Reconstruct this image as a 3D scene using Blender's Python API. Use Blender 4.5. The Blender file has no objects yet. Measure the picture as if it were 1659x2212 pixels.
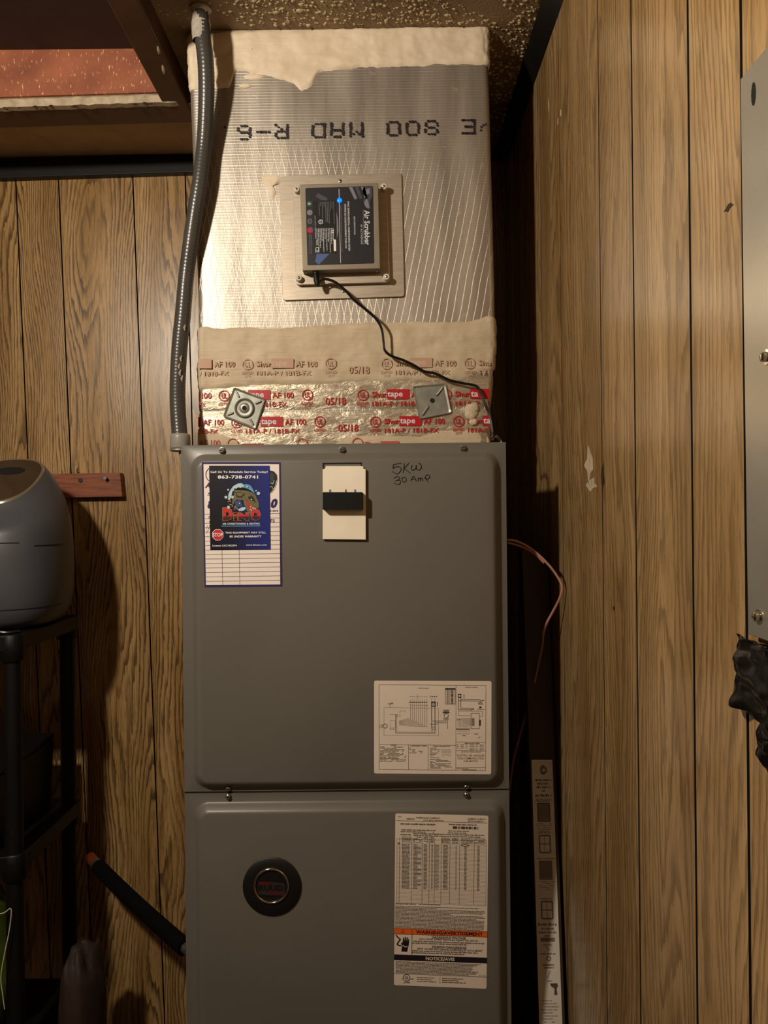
import bpy, bmesh, math, random
from mathutils import Vector, Matrix, noise as mn
rnd = random.Random(7)
R = math.radians
F = 1660.0; ROLL = 0.0098; CH = 1.45            # focal length in px, camera roll, camera height
ca, sa = math.cos(ROLL), math.sin(ROLL)
sc = bpy.context.scene; col = sc.collection
# ------------------------------------------------------------------ camera
cam = bpy.data.cameras.new('camera'); camo = bpy.data.objects.new('camera', cam); col.objects.link(camo)
camo.matrix_world = Matrix(((ca, sa, 0, 0), (0, 0, -1, 0), (-sa, ca, 0, CH), (0, 0, 0, 1)))
cam.sensor_fit = 'HORIZONTAL'; cam.sensor_width = 36.0; cam.lens = F/1659*36.0; cam.clip_start = 0.02
sc.camera = camo
# ------------------------------------------------------------------ world, lamp, exposure
w = bpy.data.worlds.new('world'); sc.world = w; w.use_nodes = True
w.node_tree.nodes['Background'].inputs[0].default_value = (0.05, 0.045, 0.04, 1)
w.node_tree.nodes['Background'].inputs[1].default_value = 0.3
LP = (-0.80, 0.26, 0.72)                          # bulb, z from camera height
ld = bpy.data.lights.new('bulb_light', 'POINT'); ld.energy = 68.0; ld.shadow_soft_size = 0.045
ld.color = (1.0, 0.885, 0.725)
lo = bpy.data.objects.new('bulb_light', ld); lo.location = (LP[0], LP[1], LP[2]+CH); col.objects.link(lo)
vs = sc.view_settings; sc.display_settings.display_device = 'sRGB'
vs.view_transform = 'Standard'; vs.look = 'None'; vs.gamma = 1.0; vs.use_curve_mapping = False
vs.exposure = 0.0
# ------------------------------------------------------------------ helpers
def P(px, py, Y):
    dx, dy = px-829.5, py-1106.0
    return Vector(((dx*ca-dy*sa)*Y/F, Y, (-dx*sa-dy*ca)*Y/F))
def lin(c): return c/12.92 if c <= .04045 else ((c+.055)/1.055)**2.4
def C(h):
    h = h.lstrip('#'); return tuple(lin(int(h[i:i+2], 16)/255) for i in (0, 2, 4))+(1.0,)
class NT:
    def __init__(s, name):
        s.m = bpy.data.materials.new(name); s.m.use_nodes = True; s.t = s.m.node_tree
        s.b = s.t.nodes['Principled BSDF']
    def n(s, ty, **kw):
        x = s.t.nodes.new(ty)
        for k, v in kw.items(): setattr(x, k, v)
        return x
    def put(s, sock, v):
        if isinstance(v, bpy.types.NodeSocket): s.t.links.new(v, sock)
        elif v is not None: sock.default_value = v
    def math(s, op, a, b=None, c=None):
        x = s.n('ShaderNodeMath', operation=op); s.put(x.inputs[0], a)
        if b is not None: s.put(x.inputs[1], b)
        if c is not None: s.put(x.inputs[2], c)
        return x.outputs[0]
    def noise(s, vec, scale=5, detail=2, rough=.5, dist=0.0):
        x = s.n('ShaderNodeTexNoise'); s.put(x.inputs['Vector'], vec)
        x.inputs['Scale'].default_value = scale; x.inputs['Detail'].default_value = detail
        x.inputs['Roughness'].default_value = rough; x.inputs['Distortion'].default_value = dist
        return x.outputs[0]
    def ramp(s, f, stops, interp='LINEAR'):
        x = s.n('ShaderNodeValToRGB'); s.put(x.inputs[0], f); e = x.color_ramp.elements
        x.color_ramp.interpolation = interp
        while len(e) < len(stops): e.new(0.5)
        for i, (p, c) in enumerate(stops):
            e[i].position = p; e[i].color = c if len(c) == 4 else tuple(c)+(1,)
        return x.outputs[0]
    def step(s, f, a, b):
        x = s.n('ShaderNodeMapRange'); s.put(x.inputs[0], f); x.inputs[1].default_value = a; x.inputs[2].default_value = b
        x.interpolation_type = 'SMOOTHSTEP'; return x.outputs[0]
    def mix(s, f, a, b, mode='MIX'):
        x = s.n('ShaderNodeMix', data_type='RGBA', blend_type=mode); s.put(x.inputs[0], f); s.put(x.inputs[6], a); s.put(x.inputs[7], b)
        return x.outputs[2]
    def xyz(s, geo=False):
        tc = s.n('ShaderNodeNewGeometry').outputs['Position'] if geo else s.n('ShaderNodeTexCoord').outputs['Object']
        x = s.n('ShaderNodeSeparateXYZ'); s.put(x.inputs[0], tc); s.co = tc
        return x.outputs[0], x.outputs[1], x.outputs[2]
    def vec(s, a, b, c=0.0):
        x = s.n('ShaderNodeCombineXYZ'); s.put(x.inputs[0], a); s.put(x.inputs[1], b); s.put(x.inputs[2], c); return x.outputs[0]
    def rand(s): return s.n('ShaderNodeObjectInfo').outputs['Random']
    def bump(s, h, strength=.3, dist=.001):
        x = s.n('ShaderNodeBump'); s.put(x.inputs['Height'], h); x.inputs['Strength'].default_value = strength
        x.inputs['Distance'].default_value = dist; s.t.links.new(x.outputs[0], s.b.inputs['Normal'])
    def out(s, color=None, rough=None, metal=None, spec=None):
        if color is not None: s.put(s.b.inputs['Base Color'], color)
        if rough is not None: s.put(s.b.inputs['Roughness'], rough)
        if metal is not None: s.put(s.b.inputs['Metallic'], metal)
        if spec is not None: s.put(s.b.inputs['Specular IOR Level'], spec)
        return s.m
def mat(name, hexc, rough=.5, metal=0.0, spec=.5, var=.12, bump=0.0, bscale=60):
    t = NT(name); t.xyz(); c = C(hexc)
    if var:
        f = t.noise(t.co, bscale*.4, 4); lo_ = tuple(v*(1-var) for v in c[:3])+(1,); hi = tuple(min(1, v*(1+var)) for v in c[:3])+(1,)
        col_ = t.ramp(f, [(.3, lo_), (.7, hi)])
    else: col_ = c
    if bump: t.bump(t.noise(t.co, bscale, 4), bump, .001)
    return t.out(col_, rough, metal, spec)
class MB:
    def __init__(s): s.v = []; s.f = []; s.mi = []; s.cur = 0
    def face(s, pts):
        i = len(s.v); s.v += [tuple(p) for p in pts]; s.f.append(tuple(range(i, i+len(pts)))); s.mi.append(s.cur)
    def idx(s, vs, fs):
        i = len(s.v); s.v += [tuple(p) for p in vs]
        for f in fs: s.f.append(tuple(i+k for k in f)); s.mi.append(s.cur)
    def hexa(s, f, b):       # 4 front points (ccw seen from the front), 4 back points
        s.idx(list(f)+list(b), [(0, 1, 2, 3), (7, 6, 5, 4), (0, 4, 5, 1), (1, 5, 6, 2), (2, 6, 7, 3), (3, 7, 4, 0)]); return s
    def box(s, x0, x1, y0, y1, z0, z1):
        return s.hexa([(x0, y0, z0), (x1, y0, z0), (x1, y0, z1), (x0, y0, z1)], [(x0, y1, z0), (x1, y1, z0), (x1, y1, z1), (x0, y1, z1)])
    def prism(s, pts, d, inset=0.0):
        n = len(pts); d = Vector(d); pts = [Vector(p) for p in pts]
        if inset:
            c = sum(pts, Vector())/n
            fr = [p+(c-p).normalized()*inset for p in pts]
            mid = [p+d.normalized()*inset for p in pts]; bk = [p+d for p in pts]
            s.idx(fr+mid+bk, [tuple(range(n)), tuple(range(3*n-1, 2*n-1, -1))]+[(i, n+i, n+(i+1) % n, (i+1) % n) for i in range(n)]+[(n+i, 2*n+i, 2*n+(i+1) % n, n+(i+1) % n) for i in range(n)])
        else:
            s.idx(pts+[p+d for p in pts], [tuple(range(n)), tuple(range(2*n-1, n-1, -1))]+[(i, n+i, n+(i+1) % n, (i+1) % n) for i in range(n)])
        return s
    def tube(s, path, r, n=12, cap=True):
        path = [Vector(p) for p in path]; m = len(path); rs = r if isinstance(r, (list, tuple)) else [r]*m
        vs = []; up = None
        for i, p in enumerate(path):
            t = (path[min(i+1, m-1)]-path[max(i-1, 0)]).normalized()
            if up is None: up = t.orthogonal().normalized()
            up = (up-t*up.dot(t)).normalized(); sd = t.cross(up)
            for k in range(n):
                a = 2*math.pi*k/n; vs.append(p+(up*math.cos(a)+sd*math.sin(a))*rs[i])
        fs = [(i*n+k, i*n+(k+1) % n, (i+1)*n+(k+1) % n, (i+1)*n+k) for i in range(m-1) for k in range(n)]
        if cap: fs += [tuple(range(n-1, -1, -1)), tuple((m-1)*n+k for k in range(n))]
        s.idx(vs, fs); return s
    def lathe(s, c, axis, prof, n=24):     # prof: (distance along axis, radius)
        c = Vector(c); a = Vector(axis).normalized()
        return s.tube([c+a*h for h, _ in prof], [max(r, 1e-5) for _, r in prof], n) if False else s._l(c, a, prof, n)
    def _l(s, c, a, prof, n):
        u = a.orthogonal().normalized(); w_ = a.cross(u); vs = []
        for h, r in prof:
            for k in range(n):
                t = 2*math.pi*k/n; vs.append(c+a*h+(u*math.cos(t)+w_*math.sin(t))*max(r, 1e-5))
        m = len(prof)
        fs = [(i*n+k, i*n+(k+1) % n, (i+1)*n+(k+1) % n, (i+1)*n+k) for i in range(m-1) for k in range(n)]
        fs += [tuple(range(n-1, -1, -1)), tuple((m-1)*n+k for k in range(n))]
        s.idx(vs, fs); return s
    def torus(s, c, axis, R0, r, n=40, k=8):
        c = Vector(c); a = Vector(axis).normalized(); u = a.orthogonal().normalized(); w_ = a.cross(u); vs = []
        for i in range(n):
            t = 2*math.pi*i/n; d = u*math.cos(t)+w_*math.sin(t)
            for j in range(k):
                q = 2*math.pi*j/k; vs.append(c+d*(R0+r*math.cos(q))+a*r*math.sin(q))
        s.idx(vs, [(i*k+j, i*k+(j+1) % k, ((i+1) % n)*k+(j+1) % k, ((i+1) % n)*k+j) for i in range(n) for j in range(k)]); return s
    def grid(s, rows, close=False):
        n = len(rows[0]); vs = [p for r_ in rows for p in r_]
        s.idx(vs, [(i*n+j, i*n+(j+1) % n, (i+1)*n+(j+1) % n, (i+1)*n+j) for i in range(len(rows)-1) for j in range(n if close else n-1)]); return s
    def side_mat(s, first=0):      # every face but the first of each prism takes material 1
        s.mi = [0 if i == first else 1 for i in range(len(s.mi))]; return s
    def build(s, name, mats, parent=None, smooth=False, bevel=0.0, angle=40, fix=True):
        o3 = ORG.get(parent.name, Vector()) if parent else Vector()
        me = bpy.data.meshes.new(name)
        me.from_pydata([(v[0]-o3.x, v[1]-o3.y, v[2]-o3.z+(0 if parent else CH)) for v in s.v], [], s.f)
        for m_ in (mats if isinstance(mats, (list, tuple)) else [mats]): me.materials.append(m_)
        me.polygons.foreach_set('material_index', s.mi); me.update()
        if fix:
            bm = bmesh.new(); bm.from_mesh(me); bmesh.ops.recalc_face_normals(bm, faces=bm.faces); bm.to_mesh(me); bm.free()
        if smooth:
            me.polygons.foreach_set('use_smooth', [True]*len(me.polygons)); 
            if angle < 180: me.set_sharp_from_angle(angle=R(angle))
        o = bpy.data.objects.new(name, me); col.objects.link(o)
        if parent: o.parent = parent; ORG[o.name] = o3
        else: ORG[o.name] = Vector((0, 0, -CH))
        if bevel:
            b = o.modifiers.new('bevel', 'BEVEL'); b.width = bevel; b.segments = 2; b.limit_method = 'ANGLE'; b.angle_limit = R(35)
        return o
ORG = {}
def thing(name, loc, label, cat, group=None):
    o = bpy.data.objects.new(name, None); col.objects.link(o); o.empty_display_size = .05
    o.location = (loc[0], loc[1], loc[2]+CH); ORG[o.name] = Vector(loc)
    return tag(o, label, cat, group)
def tag(o, label=None, cat=None, group=None, kind=None):
    for k, v in (('label', label), ('category', cat), ('group', group), ('kind', kind)):
        if v: o[k] = v
    return o
def spline(pts, n=8):
    pts = [Vector(p) for p in pts]; out = []
    for i in range(len(pts)-1):
        p0, p1, p2, p3 = pts[max(i-1, 0)], pts[i], pts[i+1], pts[min(i+2, len(pts)-1)]
        for k in range(n):
            t = k/n; out.append(.5*((2*p1)+(p2-p0)*t+(2*p0-5*p1+4*p2-p3)*t*t+(3*p1-p0-3*p2+p3)*t**3))
    return out+[pts[-1]]
def rrect(x0, x1, z0, z1, r, n=5, y=0.0):
    out = []
    for cx, cz, a0 in ((x1-r, z1-r, 0), (x0+r, z1-r, 90), (x0+r, z0+r, 180), (x1-r, z0+r, 270)):
        for k in range(n+1):
            a = R(a0+90*k/n); out.append(Vector((cx+r*math.cos(a), y, cz+r*math.sin(a))))
    return out
# ---- flat print: text outlines as mesh
_tc = {}
def text_mesh(s, bold=0.0, space=1.0):
    k = (s, bold, space)
    if k not in _tc:
        cu = bpy.data.curves.new('t', 'FONT'); cu.body = s; cu.offset = bold; cu.resolution_u = 2; cu.space_character = space
        cu.fill_mode = 'FRONT'
        ob = bpy.data.objects.new('t', cu); me = bpy.data.meshes.new_from_object(ob)
        v = [(p.co.x, p.co.y) for p in me.vertices]; f = [tuple(p.vertices) for p in me.polygons]
        bpy.data.objects.remove(ob); bpy.data.curves.remove(cu); bpy.data.meshes.remove(me)
        x0 = min(p[0] for p in v); x1 = max(p[0] for p in v); y0 = min(p[1] for p in v); y1 = max(p[1] for p in v)
        _tc[k] = ([((p[0]-x0)/(x1-x0 or 1), (p[1]-y0)/(y1-y0 or 1)) for p in v], f)
    return _tc[k]
class Sheet:
    """flat printed sheet: local units (u right, v down) mapped bilinearly on four picture corners TL TR BR BL at depth Y"""
    def __init__(s, quad, W, H, Y, eps=.00025):
        s.q = quad; s.W = W; s.H = H; s.Y = Y; s.eps = eps; s.mb = MB(); s.mats = []; s.clip = None
    def at(s, u, v, layer=1):
        a, b = u/s.W, v/s.H; q = s.q
        x = (q[0][0]*(1-a)+q[1][0]*a)*(1-b)+(q[3][0]*(1-a)+q[2][0]*a)*b
        y = (q[0][1]*(1-a)+q[1][1]*a)*(1-b)+(q[3][1]*(1-a)+q[2][1]*a)*b
        return P(x, y, s.Y-s.eps*layer)
    def m(s, mt):
        if mt not in s.mats: s.mats.append(mt)
        s.mb.cur = s.mats.index(mt)
    def poly(s, pts, mt, layer=2): s.m(mt); s.mb.face([s.at(u, v, layer) for u, v in pts])
    def rect(s, u0, v0, u1, v1, mt, layer=2): s.poly([(u0, v0), (u1, v0), (u1, v1), (u0, v1)], mt, layer)
    def base(s, mt, r=0, layer=1):
        s.m(mt); n = 4
        if r: 
            pts = []
            for cx, cy, a0 in ((s.W-r, r, -90), (s.W-r, s.H-r, 0), (r, s.H-r, 90), (r, r, 180)):
                for k in range(n+1): a = R(a0+90*k/n); pts.append((cx+r*math.cos(a), cy+r*math.sin(a)))
        else: pts = [(0, 0), (s.W, 0), (s.W, s.H), (0, s.H)]
        f = [s.at(u, v, layer) for u, v in pts]; s.mb.prism(f, (0, s.eps*layer*.8, 0))
    def line(s, pts, w_, mt, layer=2):
        s.m(mt)
        for (a, b), (c, d) in zip(pts[:-1], pts[1:]):
            L = math.hypot(c-a, d-b) or 1; nx, ny = -(d-b)/L*w_/2, (c-a)/L*w_/2
            s.mb.face([s.at(a+nx, b+ny, layer), s.at(c+nx, d+ny, layer), s.at(c-nx, d-ny, layer), s.at(a-nx, b-ny, layer)])
    def box_(s, u0, v0, u1, v1, w_, mt, layer=2): s.line([(u0, v0), (u1, v0), (u1, v1), (u0, v1), (u0, v0)], w_, mt, layer)
    def ring(s, cu, cv, r, w_, mt, layer=2, ry=None, n=24, a0=0, a1=360):
        ry = ry or r; s.m(mt)
        for k in range(n):
            t, q = R(a0+(a1-a0)*k/n), R(a0+(a1-a0)*(k+1)/n)
            s.mb.face([s.at(cu+(r+d)*math.cos(x), cv+(ry+d)*math.sin(x), layer) for x, d in ((t, w_/2), (q, w_/2), (q, -w_/2), (t, -w_/2))])
    def disc(s, cu, cv, r, mt, layer=2, ry=None, n=20, rot=0):
        ry = ry or r; s.poly([(cu+r*math.cos(2*math.pi*k/n+rot), cv+ry*math.sin(2*math.pi*k/n+rot)) for k in range(n)], mt, layer)
    def text(s, t, u0, v0, u1, v1, mt, layer=3, bold=0.0, shear=0.0, space=1.0, rise=0.0):
        if len(t) > 1: bold = min(bold, .028)
        s.m(mt); v, f = text_mesh(t, bold, space)
        s.mb.idx([s.at(u0+a*(u1-u0)+shear*(b-.5)*(v1-v0), v1-b*(v1-v0)-rise*a, layer) for a, b in v], f)
    def words(s, u0, u1, v, h, mt, seed=0, layer=2, fill=.8, rise=0.0):
        r = random.Random(seed*977+int(v*7)+int(u0)); u = u0; s.m(mt)
        while u < u1:
            L = min(r.uniform(1.5, 6)*h, u1-u); 
            if r.random() < fill:
                x = u
                while x < u+L:      # letter-like strokes
                    a = h*r.uniform(.25, .6); e = min(x+a, u+L); k = r.uniform(.0, .25)*h
                    s.mb.face([s.at(x, v+k, layer), s.at(e, v+k, layer), s.at(e, v+h, layer), s.at(x, v+h, layer)]); x = e+h*.22
            u += L+h*.55
    def build(s, name, parent): return s.mb.build(name, s.mats, parent, fix=False)
# ------------------------------------------------------------------ materials
def wood(name, freq, amp, contour, hexl, hexm, hexd, axis, streak=.5, rough=.42):
    t = NT(name); x, y, z = t.xyz(); u = x if axis == 'x' else y; r = t.rand()
    off = t.math('MULTIPLY', r, 37.0)
    v1 = t.vec(t.math('ADD', t.math('MULTIPLY', u, 8.0), off), t.math('MULTIPLY', z, 1.25), off)
    n1 = t.noise(v1, 1.0, 1.5, .45)
    fine = t.noise(t.vec(t.math('MULTIPLY', u, 85), t.math('MULTIPLY', z, 9), off), 1.0, 3, .6)
    ph = t.math('ADD', t.math('ADD', t.math('MULTIPLY', u, freq), t.math('MULTIPLY', n1, amp)), t.math('MULTIPLY', fine, 1.5))
    fr = t.math('FRACT', ph)
    ln = t.math('MULTIPLY', t.step(fr, .35, .86), t.math('SUBTRACT', 1.0, t.step(fr, .90, .99)))
    msk = t.step(t.noise(t.vec(t.math('MULTIPLY', u, 22), t.math('MULTIPLY', z, 2.0), off), 1.0, 2), .28, .52)
    ln = t.math('MULTIPLY', ln, t.math('ADD', t.math('MULTIPLY', msk, .75), .25))
    st = t.noise(t.vec(t.math('MULTIPLY', u, 430), t.math('MULTIPLY', z, 22), off), 1.0, 3, .65)
    br = t.noise(t.vec(t.math('MULTIPLY', u, 18), t.math('MULTIPLY', z, 1.6), off), 1.0, 3, .5)
    base = t.mix(t.step(br, .33, .68), C(hexm), C(hexl))
    c = t.mix(t.math('MULTIPLY', ln, contour), base, C(hexd))
    c = t.mix(t.math('MULTIPLY', t.step(st, .50, .66), streak), c, C(hexd))
    tone = t.math('ADD', t.math('MULTIPLY', r, .25), .87)
    c = t.mix(1.0, c, t.vec(tone, tone, tone), 'MULTIPLY')
    t.bump(t.math('SUBTRACT', 1.0, t.math('ADD', ln, t.math('MULTIPLY', st, .4))), .14, .0005)
    return t.out(c, rough, 0, .6)
M = {}
M['wood_back'] = wood('wood_back', 88, 24, .80, 'bd9762', '9c7743', '3c2812', 'x', .5, .33)
M['wood_right'] = wood('wood_right', 70, 18, .50, 'b39163', '937348', '463218', 'y', .45, .24)
M['groove'] = mat('groove', '0e0a08', .8, var=0)
M['black_trim'] = mat('black_trim', '12100e', .5, spec=.3, var=.2)
M['brown_paint'] = mat('brown_paint', '4a2c1c', .5, var=.2)
M['brown_dark'] = mat('brown_dark', '2c1a12', .6, var=.25)
M['tan_paint'] = mat('tan_paint', 'b8a080', .8, var=.1)
M['plaster'] = mat('plaster', 'b8a68c', .8, var=.25, bump=.5, bscale=150)
M['fleck'] = mat('fleck', 'cdbb92', .75, var=.15)
M['floor'] = mat('floor_vinyl', '4a3a2a', .6, var=.3)
def ceil_mat():
    t = NT('ceiling_paint'); t.xyz(); f = t.noise(t.co, 6, 5, .6)
    c = t.ramp(f, [(.3, C('6e583e')), (.7, C('9a8262'))]); t.bump(t.noise(t.co, 240, 4), .7, .003)
    return t.out(c, .75)
M['ceiling'] = ceil_mat()
def red_board():
    t = NT('red_board'); x, y, z = t.xyz()
    n = t.noise(t.vec(t.math('MULTIPLY', x, 240), t.math('MULTIPLY', z, 70)), 1.0, 3, .6)
    c = t.mix(t.step(n, .60, .70), t.ramp(t.noise(t.co, 12, 5), [(.3, C('7a4029')), (.7, C('a45e3c'))]), C('dcb88a'))
    t.bump(n, .3, .001); return t.out(c, .65)
M['red_board'] = red_board()
def red_strip():
    t = NT('red_strip'); x, y, z = t.xyz()
    n = t.noise(t.vec(t.math('MULTIPLY', x, 9), t.math('MULTIPLY', z, 90)), 1.0, 4, .6)
    return t.out(t.ramp(n, [(.35, C('5a2a14')), (.5, C('8a4824')), (.7, C('9a5530'))]), .5)
M['red_strip'] = red_strip()
def foil():
    t = NT('duct_foil'); x, y, z = t.xyz(True)
    wob = t.noise(t.co, 14, 3)
    xx = t.math('ADD', x, t.math('MULTIPLY', wob, .006))
    def fam(sg):
        a = t.math('ADD', t.math('DIVIDE', xx, .0134), t.math('DIVIDE', z, sg*.066))
        f = t.math('ABSOLUTE', t.math('SUBTRACT', t.math('FRACT', t.math('ADD', a, 200.0)), .5)); return t.step(f, .060, .028)
    d1, d2 = fam(1), fam(-1)
    h = t.math('ABSOLUTE', t.math('SUBTRACT', t.math('FRACT', t.math('DIVIDE', t.math('ADD', z, 10.0), .0052)), .5)); hl = t.step(h, .16, .05)
    pm = t.noise(t.co, 5, 2)
    dm = t.math('MAXIMUM', d2, t.math('MULTIPLY', d1, t.step(x, .05, -.12)))  # one scrim family fades to the right: uneven glint painted into the colour
    top = t.step(t.math('ADD', z, t.math('MULTIPLY', pm, .2)), CH+.86, CH+.60)  # scrim also fades upwards, painted as if less light caught it
    dm = t.math('MULTIPLY', dm, top)
    sm = t.noise(t.vec(t.math('MULTIPLY', x, 22), t.math('MULTIPLY', y, 22), t.math('MULTIPLY', z, 2.5)), 1.0, 3, .55)
    c = t.ramp(sm, [(.3, C('9a9187')), (.7, C('c4bbae'))])
    c = t.mix(t.math('MULTIPLY', dm, .75), c, C('f4ead8')); c = t.mix(t.math('MULTIPLY', hl, .16), c, C('efe6d6'))
    spots = t.step(t.noise(t.co, 45, 3), .68, .76); c = t.mix(t.math('MULTIPLY', spots, .4), c, C('e8d8bc'))
    wr = t.noise(t.vec(t.math('MULTIPLY', x, 60), t.math('MULTIPLY', y, 60), t.math('MULTIPLY', z, 30)), 1.0, 4, .6)
    ht = t.math('ADD', t.math('ADD', t.math('MULTIPLY', dm, .7), t.math('MULTIPLY', hl, .3)), wr)
    t.bump(ht, .35, .0012)
    return t.out(c, t.math('ADD', t.math('MULTIPLY', dm, .15), t.math('ADD', t.math('MULTIPLY', sm, .25), .27)), .72)
M['foil'] = foil()
def tape():
    t = NT('tape_foil'); x, y, z = t.xyz(True)
    wr = t.noise(t.vec(t.math('MULTIPLY', x, 30), t.math('MULTIPLY', y, 30), t.math('MULTIPLY', z, 75)), 1.0, 5, .62, .8)
    c = t.ramp(wr, [(.3, C('a89a84')), (.7, C('d8cbb4'))])
    t.bump(wr, .75, .004); return t.out(c, .36, .72)
M['tape'] = tape()
def mastic(name, a, b):
    t = NT(name); x, y, z = t.xyz(True)
    br = t.noise(t.vec(t.math('MULTIPLY', x, 9), t.math('MULTIPLY', y, 9), t.math('MULTIPLY', z, 110)), 1.0, 5, .65)
    f = t.noise(t.co, 25, 4)
    c = t.ramp(f, [(.3, C(a)), (.7, C(b))])
    sp = t.step(t.noise(t.co, 150, 2), .73, .78); c = t.mix(t.math('MULTIPLY', sp, .5), c, C('7a6248'))
    t.bump(t.math('ADD', t.math('MULTIPLY', br, .7), f), .55, .0035); return t.out(c, .6)
M['mastic'] = mastic('mastic', 'd3c1a6', 'e2d1b8'); M['mastic_low'] = mastic('mastic_low', 'b9a78a', 'cbb99c')
M['print_red'] = mat('print_red', 'b4101c', .4, var=.05); M['print_faded'] = mat('print_faded', 'b8927a', .6, var=.05)
M['print_pink'] = mat('print_pink', 'b8493f', .55, var=.05)
M['ink'] = mat('ink', '1c1420', .5, var=0); M['ink_soft'] = mat('ink_soft', '3a3040', .5, var=0)
def cab():
    t = NT('cabinet_paint'); t.xyz(True); f = t.noise(t.co, 3.5, 3); 
    c = t.ramp(f, [(.3, C('625e57')), (.7, C('6a665d'))]); t.bump(t.noise(t.co, 400, 2), .06, .0005)
    return t.out(c, .38, 0, .5)
M['cabinet'] = cab()
M['gap'] = mat('gap_dark', '0a0807', .8, var=0)
M['zinc'] = mat('zinc', '9b9c92', .42, .7, var=.2, bscale=120)
M['screw'] = mat('screw_metal', '9c9a94', .3, .9, var=.1)
def brushed():
    t = NT('scrubber_plate'); x, y, z = t.xyz(True)
    f = t.noise(t.vec(t.math('MULTIPLY', x, 40), y, t.math('MULTIPLY', z, 500)), 1.0, 3)
    return t.out(t.ramp(f, [(.3, C('b0a595')), (.7, C('c4b8a6'))]), .42, .75)
M['plate'] = brushed()
M['housing'] = mat('scrubber_housing', '8d8272', .45, .55, var=.06)
M['white_knob'] = mat('white_plastic', 'cfc8ba', .4, var=.05)
M['lab_black'] = mat('label_black', '222126', .35, var=.05); M['lab_white'] = mat('label_white', 'cfd2d8', .4, var=0)
M['lab_grey'] = mat('label_grey', '767680', .4, var=0); M['lab_blue'] = mat('label_blue', '3c5688', .4, var=.2); M['lab_dk'] = mat('label_deep', '0c0b0c', .35, var=0)
M['lab_gr2'] = mat('label_slate', '44444f', .4, var=.2)
M['green'] = mat('label_green', '2c4a28', .4, var=0)
t = NT('led_blue'); t.b.inputs['Emission Color'].default_value = (0.0, .05, 1.0, 1); t.b.inputs['Emission Strength'].default_value = 5.0; M['led'] = t.out((0, .2, 1, 1), .3)
M['black_plastic'] = mat('black_plastic', '0c0b0a', .5, spec=.3, var=.2); M['cord'] = mat('cord_black', '0c0b0c', .35, var=.1)
M['conduit'] = mat('conduit_grey', '42403c', .3, var=.08); M['connector'] = mat('connector_grey', '8c8880', .4, var=.15)
M['caulk'] = mat('caulk', 'a89f92', .5, var=.2, bump=.6, bscale=200)
M['cream'] = mat('cream_plate', 'f4e8d2', .5, var=.05)
M['paper'] = mat('sheet_paper', 'f4e8de', .7, var=.03); M['purple'] = mat('sheet_purple', '2c1a5a', .6, var=0)
M['line'] = mat('sheet_line', '3a2e40', .6, var=0)
M['label_paper'] = mat('label_paper', 'e6d6c4', .5, var=.03)
M['txt'] = mat('label_text', '3c3430', .6, var=0); M['txt_soft'] = mat('label_text_soft', '80746a', .6, var=0)
M['orange'] = mat('label_orange', 'f0661a', .5, var=0); M['white'] = mat('print_white', 'f2f0f4', .5, var=0)
M['stop'] = mat('stop_red', 'c8202a', .5, var=0); M['olive'] = mat('dino_olive', '6e6840', .5, var=.3, bscale=900); M['olive_d'] = mat('dino_dark', '2b2a1c', .5, var=0)
M['ice'] = mat('wave_ice', 'b8d4e0', .5, var=.2, bscale=900); M['sky'] = mat('wave_blue', '5b9cc8', .5, var=.1); M['gold'] = mat('dino_gold', 'b58a52', .5, var=0)
M['chrome'] = mat('chrome', 'd8d0c0', .12, 1.0, var=0); M['emb_black'] = mat('emblem_black', '0b0a0a', .5, var=.1)
M['emb_red'] = mat('emblem_red', '5a1518', .4, var=0); M['emb_grey'] = mat('emblem_grey', '2e2a2a', .4, 0, var=0)
M['fryer'] = mat('fryer_grey', '4b4b50', .45, var=.04); M['fryer_top'] = mat('fryer_gloss', '3a2e26', .12, var=.1); M['rim'] = mat('fryer_rim', '9c9282', .25, .6, var=0)
M['galv'] = mat('galvanised', 'b4afa2', .30, .7, var=.2, bump=.5, bscale=9)
M['bag'] = mat('black_bag', '0e0c0b', .25, var=.3, bump=.8, bscale=45)
M['wire'] = mat('thermostat_wire', 'b5806a', .45, var=.1); M['carton'] = mat('carton_brown', '40301f', .7, var=.15); M['carton_lab'] = mat('carton_label', 'e2d8ca', .6, var=.05)
M['copper'] = mat('copper', '9a4a2c', .35, .6, var=.15); M['foam'] = mat('pipe_foam', '0a0808', .9, spec=.1, var=.2, bump=.5, bscale=300)
M['green_bag'] = mat('green_bag', '3c4a12', .35, var=.5, bump=.9, bscale=40); M['brown_bag'] = mat('brown_bag', '33221a', .7, var=.3, bump=.5); M['white_wire'] = mat('white_wire', 'c8c2a4', .5, var=0)
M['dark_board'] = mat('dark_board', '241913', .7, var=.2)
M['dull'] = mat('dull_panelling', '5c4228', .6, var=.2)
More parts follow.
